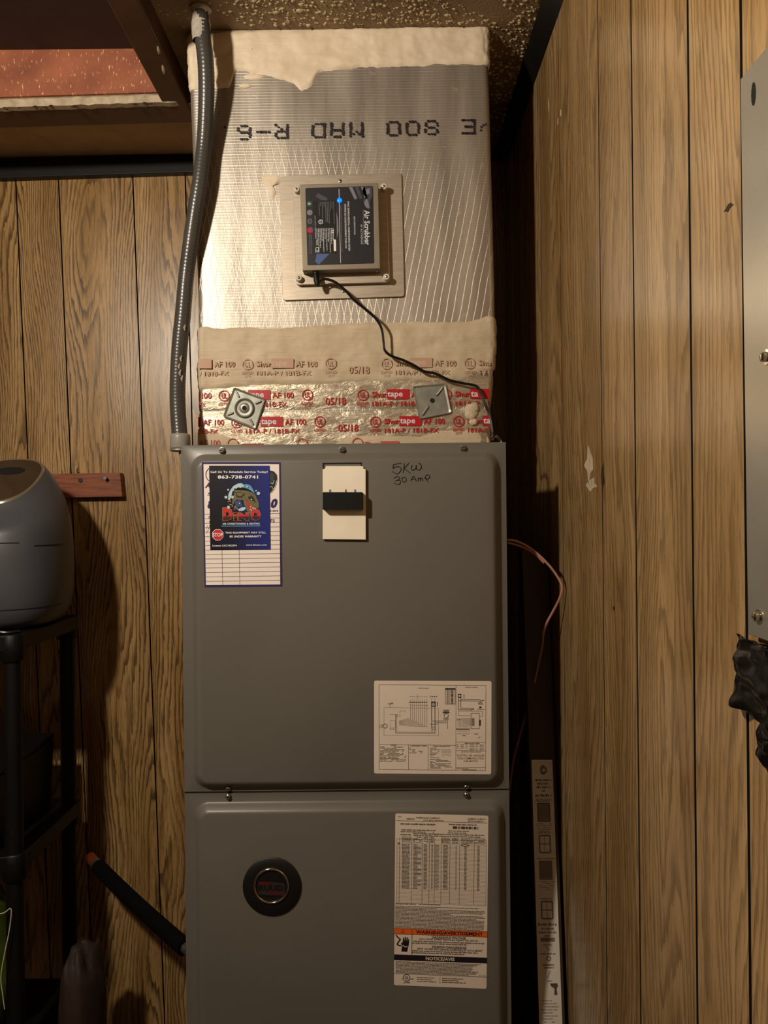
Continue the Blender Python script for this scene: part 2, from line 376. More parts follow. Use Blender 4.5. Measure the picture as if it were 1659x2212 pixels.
# ------------------------------------------------------------------ room shell
W = 0.32; YB = 1.95; FL = -CH; CE = 0.90; XL = -1.9; YF = -1.1
def shell(name, mb, m, label, cat, parent=None): return tag(mb.build(name, m, parent), label, cat, kind='structure')
tag(MB().box(XL-.05, W+.07, YF-.05, YB+.07, FL-.05, FL).build('floor', M['floor']), 'brown vinyl floor of the utility closet', 'floor', kind='structure')
bw = tag(MB().box(XL-.05, W+.07, YB, YB+.05, FL, CE+.02).build('wall_back', M['groove']), 'wood-grain panelled wall behind the air handler', 'wall', kind='structure')
rw = tag(MB().box(W, W+.05, YF, YB, FL, CE+.02).build('wall_right', M['groove']), 'wood-grain panelled wall right of the air handler', 'wall', kind='structure')
shell('wall_left', MB().box(XL-.05, XL, YF, YB, FL, CE+.1), M['dull'], 'panelled wall far left, outside the picture', 'wall')
shell('wall_front', MB().box(XL-.05, W+.05, YF-.05, YF, FL, CE+.1), M['dull'], 'panelled wall behind the camera', 'wall')
# back wall planks: seams as (px top at y=385, px at y=2212)
seams = [(-560, -450), (-430, -325), (-270, -180), (-120, -45), (37, 117), (129, 207), (289, 358), (402, 452), (520, 565), (640, 680), (760, 795), (880, 910), (1000, 1025), (1110, 1130)]
ZT = .885
def seam_x(sm, z):
    a, b = P(sm[0], 385, YB), P(sm[1], 2212, YB); k = (z-a.z)/(b.z-a.z); return a.x+(b.x-a.x)*k
xs_t = [XL]+[seam_x(s_, ZT) for s_ in seams]+[W-.004]; xs_b = [XL]+[seam_x(s_, FL+.01) for s_ in seams]+[W-.004]
for i in range(len(xs_t)-1):
    g = .0016
    if xs_b[i] > W-.02: break
    f = [(xs_b[i]+g, YB-.008, FL+.01), (min(xs_b[i+1], W)-g, YB-.008, FL+.01), (xs_t[i+1]-g, YB-.008, ZT), (xs_t[i]+g, YB-.008, ZT)]
    MB().prism(f, (0, .0075, 0), .0012).side_mat().build('plank', [M['wood_back'], M['groove']], bw)
ys = [-1.09, -.75, -.42, -.12, .1, .30, .45, .56, .663, .777, .952, 1.098, 1.341, 1.50, 1.62, 1.74, 1.85, 1.938]
for a, b in zip(ys[:-1], ys[1:]):
    g = .0013+.0012*(a < 1.0)
    MB().prism([(W-.008, a+g, FL+.01), (W-.008, a+g, ZT), (W-.008, b-g, ZT), (W-.008, b-g, FL+.01)], (.0075, 0, 0), .0004).side_mat().build('plank', [M['wood_right'], M['groove']], rw)
# ceiling, hatch frame and beams
ce = tag(MB().box(-.40, W+.05, YF, YB+.05, CE, CE+.04).build('ceiling', M['ceiling']), 'brown textured ceiling with cream paint flecks above the duct', 'ceiling', kind='structure')
fm = MB()
for i in range(9000):
    x = rnd.uniform(-.395, W-.03); y = rnd.uniform(.95, 1.93)
    if mn.noise(Vector((x*9, y*9, 3))) < -.30 or (x < -.28 and rnd.random() < .8): continue
    if y > 1.42 and x < .2: continue
    r_ = rnd.uniform(.0009, .0029)*(1.5 if rnd.random() < .1 else 1); a = rnd.uniform(0, 3.14); e = rnd.uniform(1, 2.2)
    vs_ = [(x+r_*math.cos(a+k*1.257)*e, y+r_*math.sin(a+k*1.257), CE+.0005) for k in range(5)]+[(x, y, CE-r_*rnd.uniform(.8, 1.5))]
    fm.idx(vs_, [(k, (k+1) % 5, 5) for k in range(5)])
tag(fm.build('paint_fleck', M['fleck'], ce, smooth=True, angle=180), 'cream paint flecks', kind='stuff')
tag(MB().box(XL, -.40, 1.66, YB+.05, CE, CE+.04).build('ceiling_strip', M['tan_paint']), 'smooth tan ceiling strip between the beam and the back wall', 'ceiling', kind='structure')
tag(MB().box(XL, -.44, YF, 1.70, .965, 1.0).build('ceiling_recess', M['brown_dark']), 'dark brown recessed ceiling panel at upper left', 'ceiling', kind='structure')
def hexpx(mb, x0, x1, tl, tr, Y, dY):      # box whose front follows two sloping picture lines y = a + b x
    f = [P(x0, tr[0]+tr[1]*x0, Y), P(x1, tr[0]+tr[1]*x1, Y), P(x1, tl[0]+tl[1]*x1, Y), P(x0, tl[0]+tl[1]*x0, Y)]
    return mb.hexa(f, [v+Vector((0, dY, 0)) for v in f])
xb = 392
f = [P(-1150, 236+.03*1150, 1.60), P(xb+40, 236-.03*(xb+40), 1.60), P(xb+40, 60, 1.60), P(-1150, 60, 1.60)]
t1 = tag(MB().hexa(f, [v+Vector((0, .075, 0)) for v in f]).build('trim_1', M['brown_paint']), 'brown beam crossing below the ceiling at upper left', 'beam', kind='structure')
hexpx(MB(), -1150, xb-6, (60, 0), (214, -.032), 1.60, -.008).build('face_board', M['red_board'], t1)['label'] = 'reddish board speckled with cream paint'
mb = MB(); rows_t = []; n = 70
for r0 in range(2):
    pass
tp = []; bt = []
for i in range(n+1):
    x = -700+(xb+2+700)*i/n; tp.append(P(x, 213-.032*x, 1.598)); bt.append(P(x, 232-.032*x+4*mn.noise(Vector((x*.06, 0, 0))), 1.59))
md = [(a+b)/2+Vector((0, -.012+.004*mn.noise(a*60), 0)) for a, b in zip(tp, bt)]
bk = [b+Vector((0, .016, 0)) for b in bt]
mb.grid([tp, md, bt, bk]); mb.build('plaster_strip', M['plaster'], t1, smooth=True)
mb = MB()
for i in range(30):
    x = rnd.uniform(-300, 375); p = P(x, 233-.032*x+rnd.uniform(-3, 1), 1.586); s_ = rnd.uniform(.0008, .0026)
    mb.lathe((p.x-s_*2, p.y+.003, p.z), (1, .2, rnd.uniform(-.3, .3)), [(0, s_*.2), (s_*1.5, s_*.6), (s_*4, s_*.4), (s_*5, s_*.1)], 5)
tag(mb.build('dark_crumb', M['brown_dark'], t1), kind='stuff')
t2 = tag(MB().box(-.452, -.40, YF, 1.672, .853, .975).build('trim_2', M['brown_paint'], bevel=.003), 'dark brown beam running towards the duct under the ceiling', 'beam', kind='structure')
for (px, py, Y, sx, sz) in ((352, 108, 1.39, .002, .008), (372, 150, 1.42, .002, .009)):
    p = P(px, py, Y); mb = MB()
    mb.lathe((-.4005, p.y, min(.893, p.z)), (1, 0, 0), [(0, sz*.9), (.002, sz*.7), (.003, sz*.2)], 9); mb.build('paint_smear', M['plaster'], t2, smooth=True)
# black cornices
f = [P(-1300, 392+.031*1300, YB-.03), P(1130, 385-.031*1130-0, YB-.03), P(1130, 300, YB-.03), P(-1300, 342+.031*1300, YB-.03)]
f = [P(-1300, 386+40, YB-.03), P(420, 371, YB-.03), P(420, 329, YB-.03), P(-1300, 341+40, YB-.03)]
t3 = tag(MB().hexa(f, [v+Vector((0, .022, 0)) for v in f]).build('trim_3', M['black_trim'], bevel=.002), 'black cornice along the top of the back wall', 'trim', kind='structure')
t4 = tag(MB().hexa([(W-.034, YF, .899), (W-.008, YF, .862), (W-.008, YF, .899), (W-.02, YF, .899)], [(W-.034, YB-.04, .899), (W-.008, YB-.04, .862), (W-.008, YB-.04, .899), (W-.02, YB-.04, .899)]).build('trim_4', M['black_trim']), 'black cornice along the top of the right wall', 'trim', kind='structure')
tag(MB().box(XL, W-.009, YB-.022, YB-.009, FL, FL+.08).build('baseboard_back', M['black_trim'], bevel=.002), 'black baseboard of the back wall', 'baseboard', kind='structure')
# light bulb holder above the picture
lh = thing('ceiling_lamp', (LP[0], LP[1], .965), 'small white lampholder on the recessed ceiling, outside the picture', 'lamp')
MB().lathe((LP[0], LP[1], .965), (0, 0, -1), [(0, .055), (.012, .055), (.02, .03), (.19, .022), (.20, .018)], 24).build('lampholder', M['white_knob'], lh, smooth=True)
lo.parent = lh; lo.location = (0, 0, LP[2]-.965)
# small wounds on the right panelling: chips of missing veneer
for px, py, h_, w_ in ((1184, 228, .022, .0016), (1210, 244, .012, .003), (1204, 262, .012, .0015), (1271, 1003, .046, .013), (1276, 1047, .018, .016), (1301, 1030, .038, .005), (1325, 1314, .006, .003), (1572, 448, .006, .005)):
    v = P(px, py, 1.0); Y = (W-.009)/v.x; p = v*Y
    pts = []
    for k in range(9):
        a = 2*math.pi*k/9; q = 1+.35*math.sin(k*2.7+px); pts.append((W-.0083, p.y+w_*math.cos(a)*q*1.6, p.z+h_*math.sin(a)*q*.5))
    MB().prism(pts, (.0012, 0, 0)).build('scratch', M['plaster'] if px < 1300 else M['brown_dark'], rw)
# ------------------------------------------------------------------ air handler cabinet
X0, X1, ZTOP, ZS, YC = -.3317, .2007, .1125, -.457, 1.26
ah = thing('air_handler', (-.065, 1.53, -1.12), 'tall grey metal air handler cabinet with labels, standing in the closet centre', 'air handler')
MB().box(X0+.002, X1-.002, YC+.004, 1.82, -1.12, ZTOP-.003).build('cabinet_shell', M['cabinet'], ah, bevel=.002)
def door(name, z0, z1, rx0, rx1, rz0, rz1, dent=False):
    mb = MB(); loops = []
    out = [Vector((X0, YC, z0)), Vector((X1, YC, z0)), Vector((X1, YC, z1)), Vector((X0, YC, z1))]
    prof = [(0, 0), (.002, -.0012), (.004, -.004), (.010, -.0115), (.013, -.0138), (.016, -.0145)]
    for d, y in prof:
        L = rrect(rx0+d, rx1-d, rz0+d, rz1-d, .024-d*.6, 8, YC+y)
        if dent:
            for v in L:
                if v.z > rz1-.04: v.z += .006*math.exp(-((v.x+.065)/.12)**2)
        loops.append(L)
    n = len(loops[0])
    mb.grid(loops, close=True)
    if dent:       # finer face with a dent below the top middle
        pass
    mb.face(loops[-1])
    # flange: stitched from outer rectangle corners to the first loop
    L = loops[0]; q = n//4; cs = [out[2], out[3], out[0], out[1]]
    for k in range(4):
        seg = L[k*q:(k+1)*q]
        for a, b in zip(seg[:-1], seg[1:]): mb.face([cs[k], a, b])
        nx = L[((k+1)*q) % n]; mb.face([cs[k], seg[-1], nx, cs[(k+1) % 4]])
    for a, b in zip(out, out[1:]+out[:1]): mb.face([a, b, b+Vector((0, .02, 0)), a+Vector((0, .02, 0))])
    o = mb.build(name, M['cabinet'], ah)
    me = o.data; bm = bmesh.new(); bm.from_mesh(me); bmesh.ops.remove_doubles(bm, verts=bm.verts, dist=1e-5); bmesh.ops.recalc_face_normals(bm, faces=bm.faces); bm.to_mesh(me); bm.free()
    me.polygons.foreach_set('use_smooth', [True]*len(me.polygons)); me.set_sharp_from_angle(angle=R(60))
    return o
upper = door('access_door', ZS+.0015, ZTOP, -.3165, .191, -.4505, .098)
lower = door('access_door', -1.10, ZS-.0015, -.3165, .193, -1.08, -.472, True)
MB().box(X0, X1, YC+.001, YC+.02, ZS-.0016, ZS+.0016).build('door_gap', M['gap'], ah)
# screws
for px, py in ((480, 973), (739, 971), (1000, 967), (493, 1703), (493, 1720), (1007, 1699), (1007, 1716)):
    p = P(px, py, YC-.001); r = .0046 if py < 1000 else .0040
    s_ = MB().lathe(p, (0, -1, 0), [(-.001, r*1.25), (.001, r*1.25), (.0012, r), (.004, r*.95), (.0048, r*.7)], 6 if py < 1000 else 12).build('screw', M['screw'], ah, smooth=True, angle=30)
    MB().box(p.x-r*.6, p.x+r*.6, p.y-.0053, p.y-.0046, p.z-.0005, p.z+.0005).build('slot', M['gap'], s_)
YS = YC-.0147
# breaker opening, cream cover plate and breaker
a_, b_ = P(697, 1000, YS), P(781, 1010, YS)
mb = MB(); mb.box(a_.x, b_.x, YS-.0012, YS+.001, a_.z-.0016, a_.z); mb.box(a_.x, a_.x+.0018, YS-.0012, YS+.001, a_.z-.012, a_.z); mb.box(b_.x-.0012, b_.x, YS-.0012, YS+.001, a_.z-.008, a_.z)
mb.build('breaker_opening', M['gap'], ah)
def q(px, py, d): return P(px, py, YS-d)
pts = [(697, 1165), (790, 1166), (790, 1013), (786, 1013), (784, 1007), (704, 1007), (702, 1013), (697, 1013)]
cp = MB().prism([q(x, y, .006) for x, y in pts], (0, .005, 0), .0006).build('breaker_cover', M['cream'], ah)
cp['label'] = 'cream breaker cover plate'
bb = MB()
bb.prism([q(697, 1064, .019)]+[q(x, y, .019) for x, y in ((697, 1100), (700, 1102), (783, 1102), (784, 1099), (784, 1066), (782, 1063), (699, 1063))], (0, .013, 0), .001)
bk_ = bb.build('breaker', M['black_plastic'], ah); bk_['label'] = 'black circuit breaker block'
for px in (713, 747, 767):
    p = q(px, 1060, .0062); MB().box(p.x-.0015, p.x+.0015, p.y-.0003, p.y+.0004, p.z-.002, p.z+.002).build('tool_mark', M['lab_grey'], cp)
# handwriting with a marker: open stroke polylines in 5.925x crop units of region (680,980)
def hand(name, strokes, d=.0004, wpx=1.15):
    mb = MB(); lay = 0
    for st in strokes:
        pts = spline([q(680+x/5.925, 980+y/5.925, d+lay) for x, y in st], 6); r = wpx*YC/F/2*1.15; lay += .00001
        for a, b in zip(pts[:-1], pts[1:]):
            t = (b-a).normalized(); nn = Vector((-t.z, 0, t.x))*r; e = t*r*.6
            mb.face([a-e+nn, b+e+nn, b+e-nn, a-e-nn])
    return mb.build(name, M['ink'], ah, fix=False)
hand('handwriting', [
    [(1105, 124), (1050, 130), (1005, 142)], [(1005, 142), (1000, 190)], [(1000, 190), (1050, 165), (1100, 180), (1095, 225), (1050, 258), (990, 225)],
    [(1145, 125), (1138, 190), (1135, 245)], [(1205, 120), (1140, 190)], [(1140, 190), (1180, 215), (1222, 250)],
    [(1245, 150), (1235, 190), (1255, 212), (1290, 190), (1298, 150), (1300, 195), (1340, 208), (1365, 175), (1350, 130), (1330, 128)]])
hand('handwriting', [
    [(1015, 315), (1050, 292), (1090, 310), (1055, 340), (1030, 345)], [(1030, 345), (1085, 340), (1095, 370), (1070, 397), (1015, 372)],
    [(1130, 300), (1115, 330), (1140, 365), (1170, 340), (1160, 305), (1130, 300)],
    [(1228, 348), (1250, 300), (1270, 292), (1285, 320), (1300, 355)], [(1235, 328), (1292, 322)],
    [(1320, 352), (1322, 318), (1325, 312), (1345, 318), (1350, 350), (1352, 318), (1375, 312), (1385, 345)],
    [(1412, 300), (1450, 360)], [(1408, 318), (1425, 278), (1460, 272), (1472, 295), (1450, 320), (1420, 325)]], wpx=1.05)
# ---- service record sheet
def cq(ox, oy, s, pts): return [(ox+x/s, oy+y/s) for x, y in pts]
sh = Sheet(cq(430, 990, 7.626, [(42, 62), (1345, 62), (1372, 2110), (92, 2125)]), 1303, 2055, YS)
sh.base(M['purple']); sh.poly([(30, 36), (1275, 36), (1268, 2022), (24, 2018)], M['paper'], 2)
for k, v in enumerate([848, 925, 990, 1085, 1155, 1225, 1300, 1375, 1455, 1535, 1607, 1680, 1753, 1828, 1903, 1972]):
    v_ = v-62 if v < 1300 else v-62
for k in range(16):
    v = 850+k*73.5; sh.line([(28, v+6), (1270, v)], 6, M['line'], 3)
sh.line([(304, 1340), (304, 2020)], 6, M['line'], 3); sh.line([(590, 1340), (592, 2020)], 6, M['line'], 3)
sh.ring(190, 210, 125, 13, M['purple'], 3, ry=125); sh.text('A', 58, 335, 150, 425, M['purple'], 3, .05, .3); sh.text('S', 88, 500, 150, 550, M['purple'], 3, .02, .3)
sh.text('8', 85, 610, 200, 770, M['purple'], 3, .06, .25); sh.text('0', 1130, 600, 1240, 765, M['purple'], 3, .06, .25); sh.text('81844', 1105, 790, 1250, 822, M['ink'], 3, .02, .2)
sh.text('S', 90, 888, 130, 922, M['purple'], 3, .03); sh.text('D', 105, 965, 150, 1008, M['purple'], 3, .03); sh.text('TS', 1100, 945, 1190, 995, M['purple'], 3, .04)
sh.line([(70, 1040), (52, 1100)], 5, M['txt'], 3); sh.line([(110, 1030), (92, 1100)], 5, M['txt'], 3); sh.line([(120, 1030), (50, 1170)], 5, M['txt'], 3)
sh.poly([(1090, 130), (1180, 150), (1235, 200), (1245, 270), (1220, 330), (1230, 380), (1180, 430), (1150, 500), (1100, 520), (1090, 400)], M['ink'], 3)
sh.poly([(1110, 180), (1160, 175), (1200, 215), (1190, 290), (1150, 330), (1110, 320)], M['txt'], 4)
sh.line([(1190, 150), (1240, 210), (1248, 290), (1215, 360), (1195, 440), (1130, 510)], 9, M['lab_white'], 5)
sh.line([(1120, 340), (1170, 360), (1190, 300)], 9, M['lab_white'], 5); sh.line([(1100, 420), (1150, 400), (1165, 440)], 8, M['lab_white'], 5)
sr = sh.build('service_record_sheet', ah); sr['label'] = 'white service record sheet with purple border'
# ---- blue and black warranty sticker over it
a_ = P(455, 1100, YS); b_ = P(583, 1100, YS); o_ = ORG[ah.name]
t = NT('sticker_blue'); x, y, z = t.xyz()
g_ = t.n('ShaderNodeMapRange'); t.put(g_.inputs[0], x); g_.inputs[1].default_value = a_.x-o_.x; g_.inputs[2].default_value = b_.x-o_.x
M['sticker'] = t.out(t.ramp(g_.outputs[0], [(0, C('0c0b10')), (.35, C('10102a')), (.75, C('1b2468')), (1, C('202a80'))]), .4)
zz = P(500, 1115.5, YS).z-o_.z
t = NT('dino_red'); x, y, z = t.xyz(); M['dino_red'] = t.out(t.mix(t.step(z, zz-.0008, zz+.0008), C('4c1418'), C('c8332e')), .45)
sh = Sheet(cq(430, 990, 7.626, [(165, 120), (1160, 120), (1175, 1500), (185, 1507)]), 995, 1383, YS-.0014)
sh.base(M['sticker']); Wm = M['white']
sh.text('Call Us To Schedule Service Today!', 20, 85, 965, 130, Wm, 2, .045, space=1.1); sh.text('863-738-0741', 140, 160, 805, 215, Wm, 2, .055, space=1.05)
D = lambda pts: [(x-165-.013*(y-120), y-120) for x, y in pts]
sh.poly(D([(480, 690), (480, 600), (505, 540), (560, 460), (640, 415), (700, 410), (740, 440), (730, 480), (640, 480), (580, 500), (545, 560), (530, 640), (500, 690)]), M['ice'], 2)
sh.poly(D([(735, 480), (742, 430), (790, 425), (850, 450), (895, 520), (915, 578), (870, 545), (815, 505)]), M['sky'], 2)
sh.poly(D([(640, 480), (740, 480), (860, 545), (900, 590), (800, 560), (620, 530)]), M['lab_dk'], 2)
sh.poly(D([(590, 520), (700, 527), (790, 532), (860, 560), (930, 600), (945, 650), (980, 720), (988, 795), (965, 828), (900, 812), (850, 785), (820, 745), (800, 690), (770, 665), (790, 740), (815, 820), (875, 880), (855, 915), (800, 890), (770, 820), (740, 745), (730, 690), (680, 688), (620, 680), (590, 710), (560, 770), (540, 730), (560, 640), (580, 580)]), M['olive'], 3)
sh.poly(D([(800, 640), (860, 610), (905, 650), (940, 735), (890, 700), (840, 700)]), M['olive_d'], 4); sh.disc(*D([(862, 682)])[0], 11, Wm, 5)
sh.poly(D([(600, 560), (700, 560), (760, 590), (700, 650), (620, 640)]), M['olive_d'], 4); sh.poly(D([(620, 570), (700, 570), (735, 590), (690, 625), (630, 620)]), M['olive'], 5)
sh.poly(D([(772, 665), (800, 700), (825, 760), (880, 805), (955, 828), (900, 845), (875, 870), (835, 850), (800, 790)]), M['stop'], 4)
for x, y in ((850, 790), (880, 805), (905, 818), (930, 825), (845, 850), (865, 865), (885, 875)):
    sh.poly(D([(x-9, y), (x+9, y), (x, y+26 if y < 830 else y-24)]), Wm, 5)
for a in (((470, 665), (520, 700)), ((470, 720), (525, 705)), ((500, 755), (545, 770)), ((540, 800), (560, 770)), ((575, 850), (590, 790)), ((610, 840), (600, 780)), ((640, 850), (620, 800))): sh.line(D(a), 11, M['gold'], 3)
for x, y, r in ((480, 518, 17), (442, 640, 26), (485, 806, 27), (978, 578, 30), (940, 535, 14), (665, 742, 10), (550, 640, 26), (560, 520, 22), (610, 490, 14), (685, 465, 22), (795, 468, 12)): sh.disc(*D([(x, y)])[0], r, M['ice'] if r > 12 else Wm, 6, n=7)
sh.poly(D([(640, 840), (700, 810), (760, 800), (765, 840), (720, 865), (660, 870)]), M['ice'], 3); sh.poly(D([(600, 700), (680, 690), (720, 790), (640, 800), (590, 760)]), M['lab_blue'], 2)
for ch, x0, y0, x1, y1 in (('D', 390, 815, 555, 1025), ('I', 572, 900, 628, 1025), ('N', 648, 900, 822, 1025), ('O', 850, 838, 1015, 1025)):
    (u0, v0), (u1, v1) = D([(x0, y0), (x1, y1)])
    sh.text(ch, u0-7, v0-7, u1+7, v1+7, M['gold'], 4, .10 if ch != 'I' else .06); sh.text(ch, u0, v0, u1, v1, M['dino_red'], 5, .085 if ch != 'I' else .05)
sh.rect(*D([(575, 903)])[0], *D([(626, 918)])[0], M['dino_red'], 5); sh.rect(*D([(575, 1008)])[0], *D([(626, 1024)])[0], M['dino_red'], 5)
sh.text('AIR CONDITIONING & HEATING', 208, 942, 822, 974, Wm, 2, .02, space=1.15); sh.rect(192, 988, 838, 1002, M['sky'], 2)
sh.disc(128, 1137, 99, Wm, 2, n=8, rot=math.pi/8); sh.disc(128, 1137, 91, M['stop'], 3, n=8, rot=math.pi/8); sh.text('STOP', 45, 1105, 212, 1168, Wm, 4, .02)
sh.text('THIS EQUIPMENT MAY STILL', 250, 1090, 925, 1124, Wm, 2, .06, space=1.1); sh.text('BE UNDER WARRANTY', 325, 1150, 850, 1184, Wm, 2, .06, space=1.1)
sh.text('License CAC1822394', 38, 1300, 440, 1330, Wm, 2, .04, space=1.15); sh.text('www.dinoac.com', 590, 1296, 935, 1320, Wm, 2, .05, space=1.15)
dk = sh.build('warranty_sticker', ah); dk['label'] = 'blue and black warranty sticker with dinosaur emblem'
# ---- wiring diagram label (crop units, 4.88 px each)
T, TS = M['txt'], M['txt_soft']
sh = Sheet(cq(790, 1440, 4.88, [(88, 148), (1326, 153), (1323, 1135), (88, 1127)]), 1238, 980, YS); sh.base(M['label_paper'], 18)
U = lambda pts: [(x-88, y-150) for x, y in pts]
def L_(pts, w=3, m=T): sh.line(U(pts), w, m, 2)
L_([(140, 192), (1268, 196), (1265, 1090), (142, 1086), (140, 192)]); L_([(142, 822), (952, 828)]); L_([(952, 198), (952, 1088)]); L_([(452, 825), (452, 1086)]); L_([(658, 826), (658, 1086)])
L_([(952, 792), (1266, 794)]); L_([(952, 882), (1266, 884)]); L_([(952, 1062), (1266, 1062)])
def Tx(s_, x0, y0, x1, y1, m=T, b=.0): (u0, v0), (u1, v1) = U([(x0, y0), (x1, y1)]); sh.text(s_, u0, v0, u1, v1, m, 2, b)
Tx('WIRING DIAGRAM', 552, 222, 665, 233); Tx('SCHEMATIC DIAGRAM', 1048, 210, 1178, 221); Tx('NOTES:', 265, 826, 322, 838, b=.02); Tx('COMPONENT CODES', 468, 830, 642, 842, b=.02)
Tx('WIRING INFORMATION', 710, 832, 888, 844, b=.02); Tx('WIRE COLOR CODES', 1042, 800, 1200, 813, b=.02); Tx('ELECTRICAL WIRING DIAGRAM', 1008, 890, 1222, 902)
Tx('ELECTRIC AIR HANDLER', 966, 922, 1252, 945, M['txt_soft'], .005); Tx('NON-COMMUNICATING', 972, 953, 1246, 975, M['txt_soft'], .005); Tx('ECM MOTOR', 1035, 983, 1185, 1003, M['txt_soft'], .005)
L_([(194, 432), (768, 438), (768, 728), (192, 726), (194, 432)], 2, TS)
for k in range(9):
    x = 472+k*21.5; L_([(x, 345), (x, 385)], 2, TS); L_([(x, 395), (x, 545+k*11)], 2.5); L_([(x, 545+k*11), (440+k*3, 547+k*10)], 2); L_([(440+k*3, 547+k*10), (352, 575+k*5)], 2, TS)
    sh.poly(U([(x-16, 372), (x+2, 372), (x, 384), (x-8, 384)]), T, 2); sh.disc(*U([(x, 316)])[0], 4, T, 2, n=6)
    L_([(x-2, 402), (x+6, 412)], 6)
L_([(546, 290), (546, 345)], 2, TS)
L_([(315, 505), (315, 704), (735, 704)]); L_([(326, 510), (326, 692), (735, 692)]); L_([(250, 505), (315, 505)]); sh.ring(*U([(328, 515)])[0], 11, 3, T); L_([(360, 540), (360, 468), (420, 470), (425, 486)], 2)
sh.box_(*U([(258, 570)])[0], *U([(312, 645)])[0], 2, TS); sh.ring(*U([(204, 628)])[0], 22, 8, TS); Tx('1.0', 148, 610, 175, 650); Tx('E1/I', 258, 652, 300, 668)
L_([(256, 400), (256, 430)], 3); sh.words(*U([(222, 380)])[0][:1], U([(290, 380)])[0][0], 230, 8, T, 3); sh.words(145, 200, 240, 8, T, 4)
for x in (695, 730): L_([(x, 425), (x, 560)], 6); L_([(x, 560), (x, 640)], 5); L_([(x, 330), (x, 370)], 2)
sh.rect(*U([(690, 368)])[0], *U([(738, 422)])[0], T, 2); sh.disc(*U([(714, 398)])[0], 16, M['label_paper'], 3); sh.ring(*U([(714, 398)])[0], 8, 3, T, 4)
L_([(702, 572), (820, 572), (832, 560)], 4); L_([(730, 590), (846, 590), (846, 555)], 4); L_([(862, 550), (864, 655)], 4); sh.ring(*U([(848, 516)])[0], 23, 4, T, 3); sh.rect(*U([(812, 478)])[0], *U([(884, 490)])[0], T, 2)
for k in range(6): L_([(818, 455+k*5), (880, 455+k*5)], 2.4)
for x in (828, 848, 866): sh.ring(*U([(x, 548)])[0], 8, 3, T)
sh.box_(*U([(695, 635)])[0], *U([(736, 655)])[0], 4, T); L_([(680, 606), (756, 606)], 4); L_([(755, 370), (757, 416)], 6); L_([(700, 655), (700, 685)], 5); L_([(730, 655), (730, 685)], 5)
for k in range(4): sh.disc(*U([(686+k*20, 315)])[0], 6, T, 2, n=6)
sh.box_(*U([(838, 226)])[0], *U([(945, 394)])[0], 2.5, T); sh.rect(*U([(838, 226)])[0], *U([(945, 242)])[0], T, 2)
for k in range(14): L_([(838, 250+k*10.5), (945, 250+k*10.5)], 1.6, TS)
for x in (862, 878): L_([(x, 242), (x, 394)], 4)
for k in range(16): r_ = random.Random(k).uniform(4, 16); L_([(910-r_, 252+k*9), (910+r_, 252+k*9)], 6)
L_([(978, 330), (978, 452), (1110, 452), (1112, 460)], 5); L_([(1003, 330), (1003, 436), (1140, 436), (1140, 450), (1110, 450)], 5); L_([(980, 358), (1194, 360), (1196, 380)], 5); L_([(1003, 344), (1208, 346), (1210, 378)], 5)
L_([(1224, 380), (1226, 352), (1248, 350)], 4); sh.rect(*U([(972, 286)])[0], *U([(1008, 328)])[0], T, 2); sh.disc(*U([(990, 306)])[0], 11, M['label_paper'], 3)
for x in (1194, 1209, 1224): sh.ring(*U([(x, 386)])[0], 8, 4, T)
sh.rect(*U([(1196, 418)])[0], *U([(1222, 436)])[0], T, 2); L_([(1172, 446), (1252, 448)], 3); L_([(1036, 290), (1036, 334)], 6); L_([(978, 466), (978, 514), (1108, 514)], 2.5); L_([(978, 466), (1232, 466), (1232, 520), (1200, 520)], 2.5)
sh.box_(*U([(1110, 490)])[0], *U([(1200, 650)])[0], 3.5, T); sh.rect(*U([(1124, 540)])[0], *U([(1146, 622)])[0], TS, 2); sh.rect(*U([(1196, 556)])[0], *U([(1214, 620)])[0], T, 2)
for k in range(9): L_([(972+k*15, 640), (972+k*15, 545+k*9), (1124, 545+k*9)], 2, T); L_([(972+k*15, 662), (972+k*15, 690)], 2, TS); sh.disc(*U([(972+k*15, 705)])[0], 4, T, 2, n=6)
sh.rect(*U([(955, 651)])[0], *U([(1096, 661)])[0], T, 2); sh.words(U([(1018, 0)])[0][0], U([(1055, 0)])[0][0], 570, 9, T, 5); sh.words(872, 910, 403, 9, T, 6); sh.words(1058, 1098, 552, 9, T, 5, fill=1)
for k, (l, e) in enumerate([(232, 0), (190, 0), (258, 0), (240, 0), (160, 0), (258, 0), (268, 0), (270, 0), (265, 0), (190, 0), (280, 0), (256, 0)]):
    sh.words(62, 62+l+10, 695+k*13.5, 8, T, k)
for k in range(4): sh.words(372, 390, 704+k*17, 8, T, k); sh.words(400, 400+(120, 60, 115, 128)[k], 704+k*17, 8, T, k+7)
for k in range(5): sh.words(592, 592+(75, 110, 95, 85, 80)[k], 704+k*17, 8, T, k); L_([(800, 872+k*16), (900, 874+k*16)], 2.2, T if k < 3 else TS)
for k in range(3): sh.words(592, 690, 788+k*16, 7, TS, k)
for k in range(9): sh.words(592, 592+(110, 190, 220, 60, 240, 170, 210, 235, 120)[k], 822+k*11.5, 7, T, k+20)
for k in range(4):
    for c_, l in ((872, 20), (910, 42), (968, 16), (1008, 52), (1075, 18), (1115, 44)): sh.words(c_, c_+l, 669+k*16, 7, T, k+c_, fill=1 if k < 3 or c_ > 1000 else 0)
sh.words(870, 1000, 918, 7, T, 2); sh.words(915, 1130, 930, 7, T, 3)
sh.words(1135, 1165, 200, 7, TS, 3); sh.line([(1098, 600), (1122, 585)], 6, TS, 2)
wl = sh.build('wiring_diagram_label', ah); wl['label'] = 'white wiring diagram label'
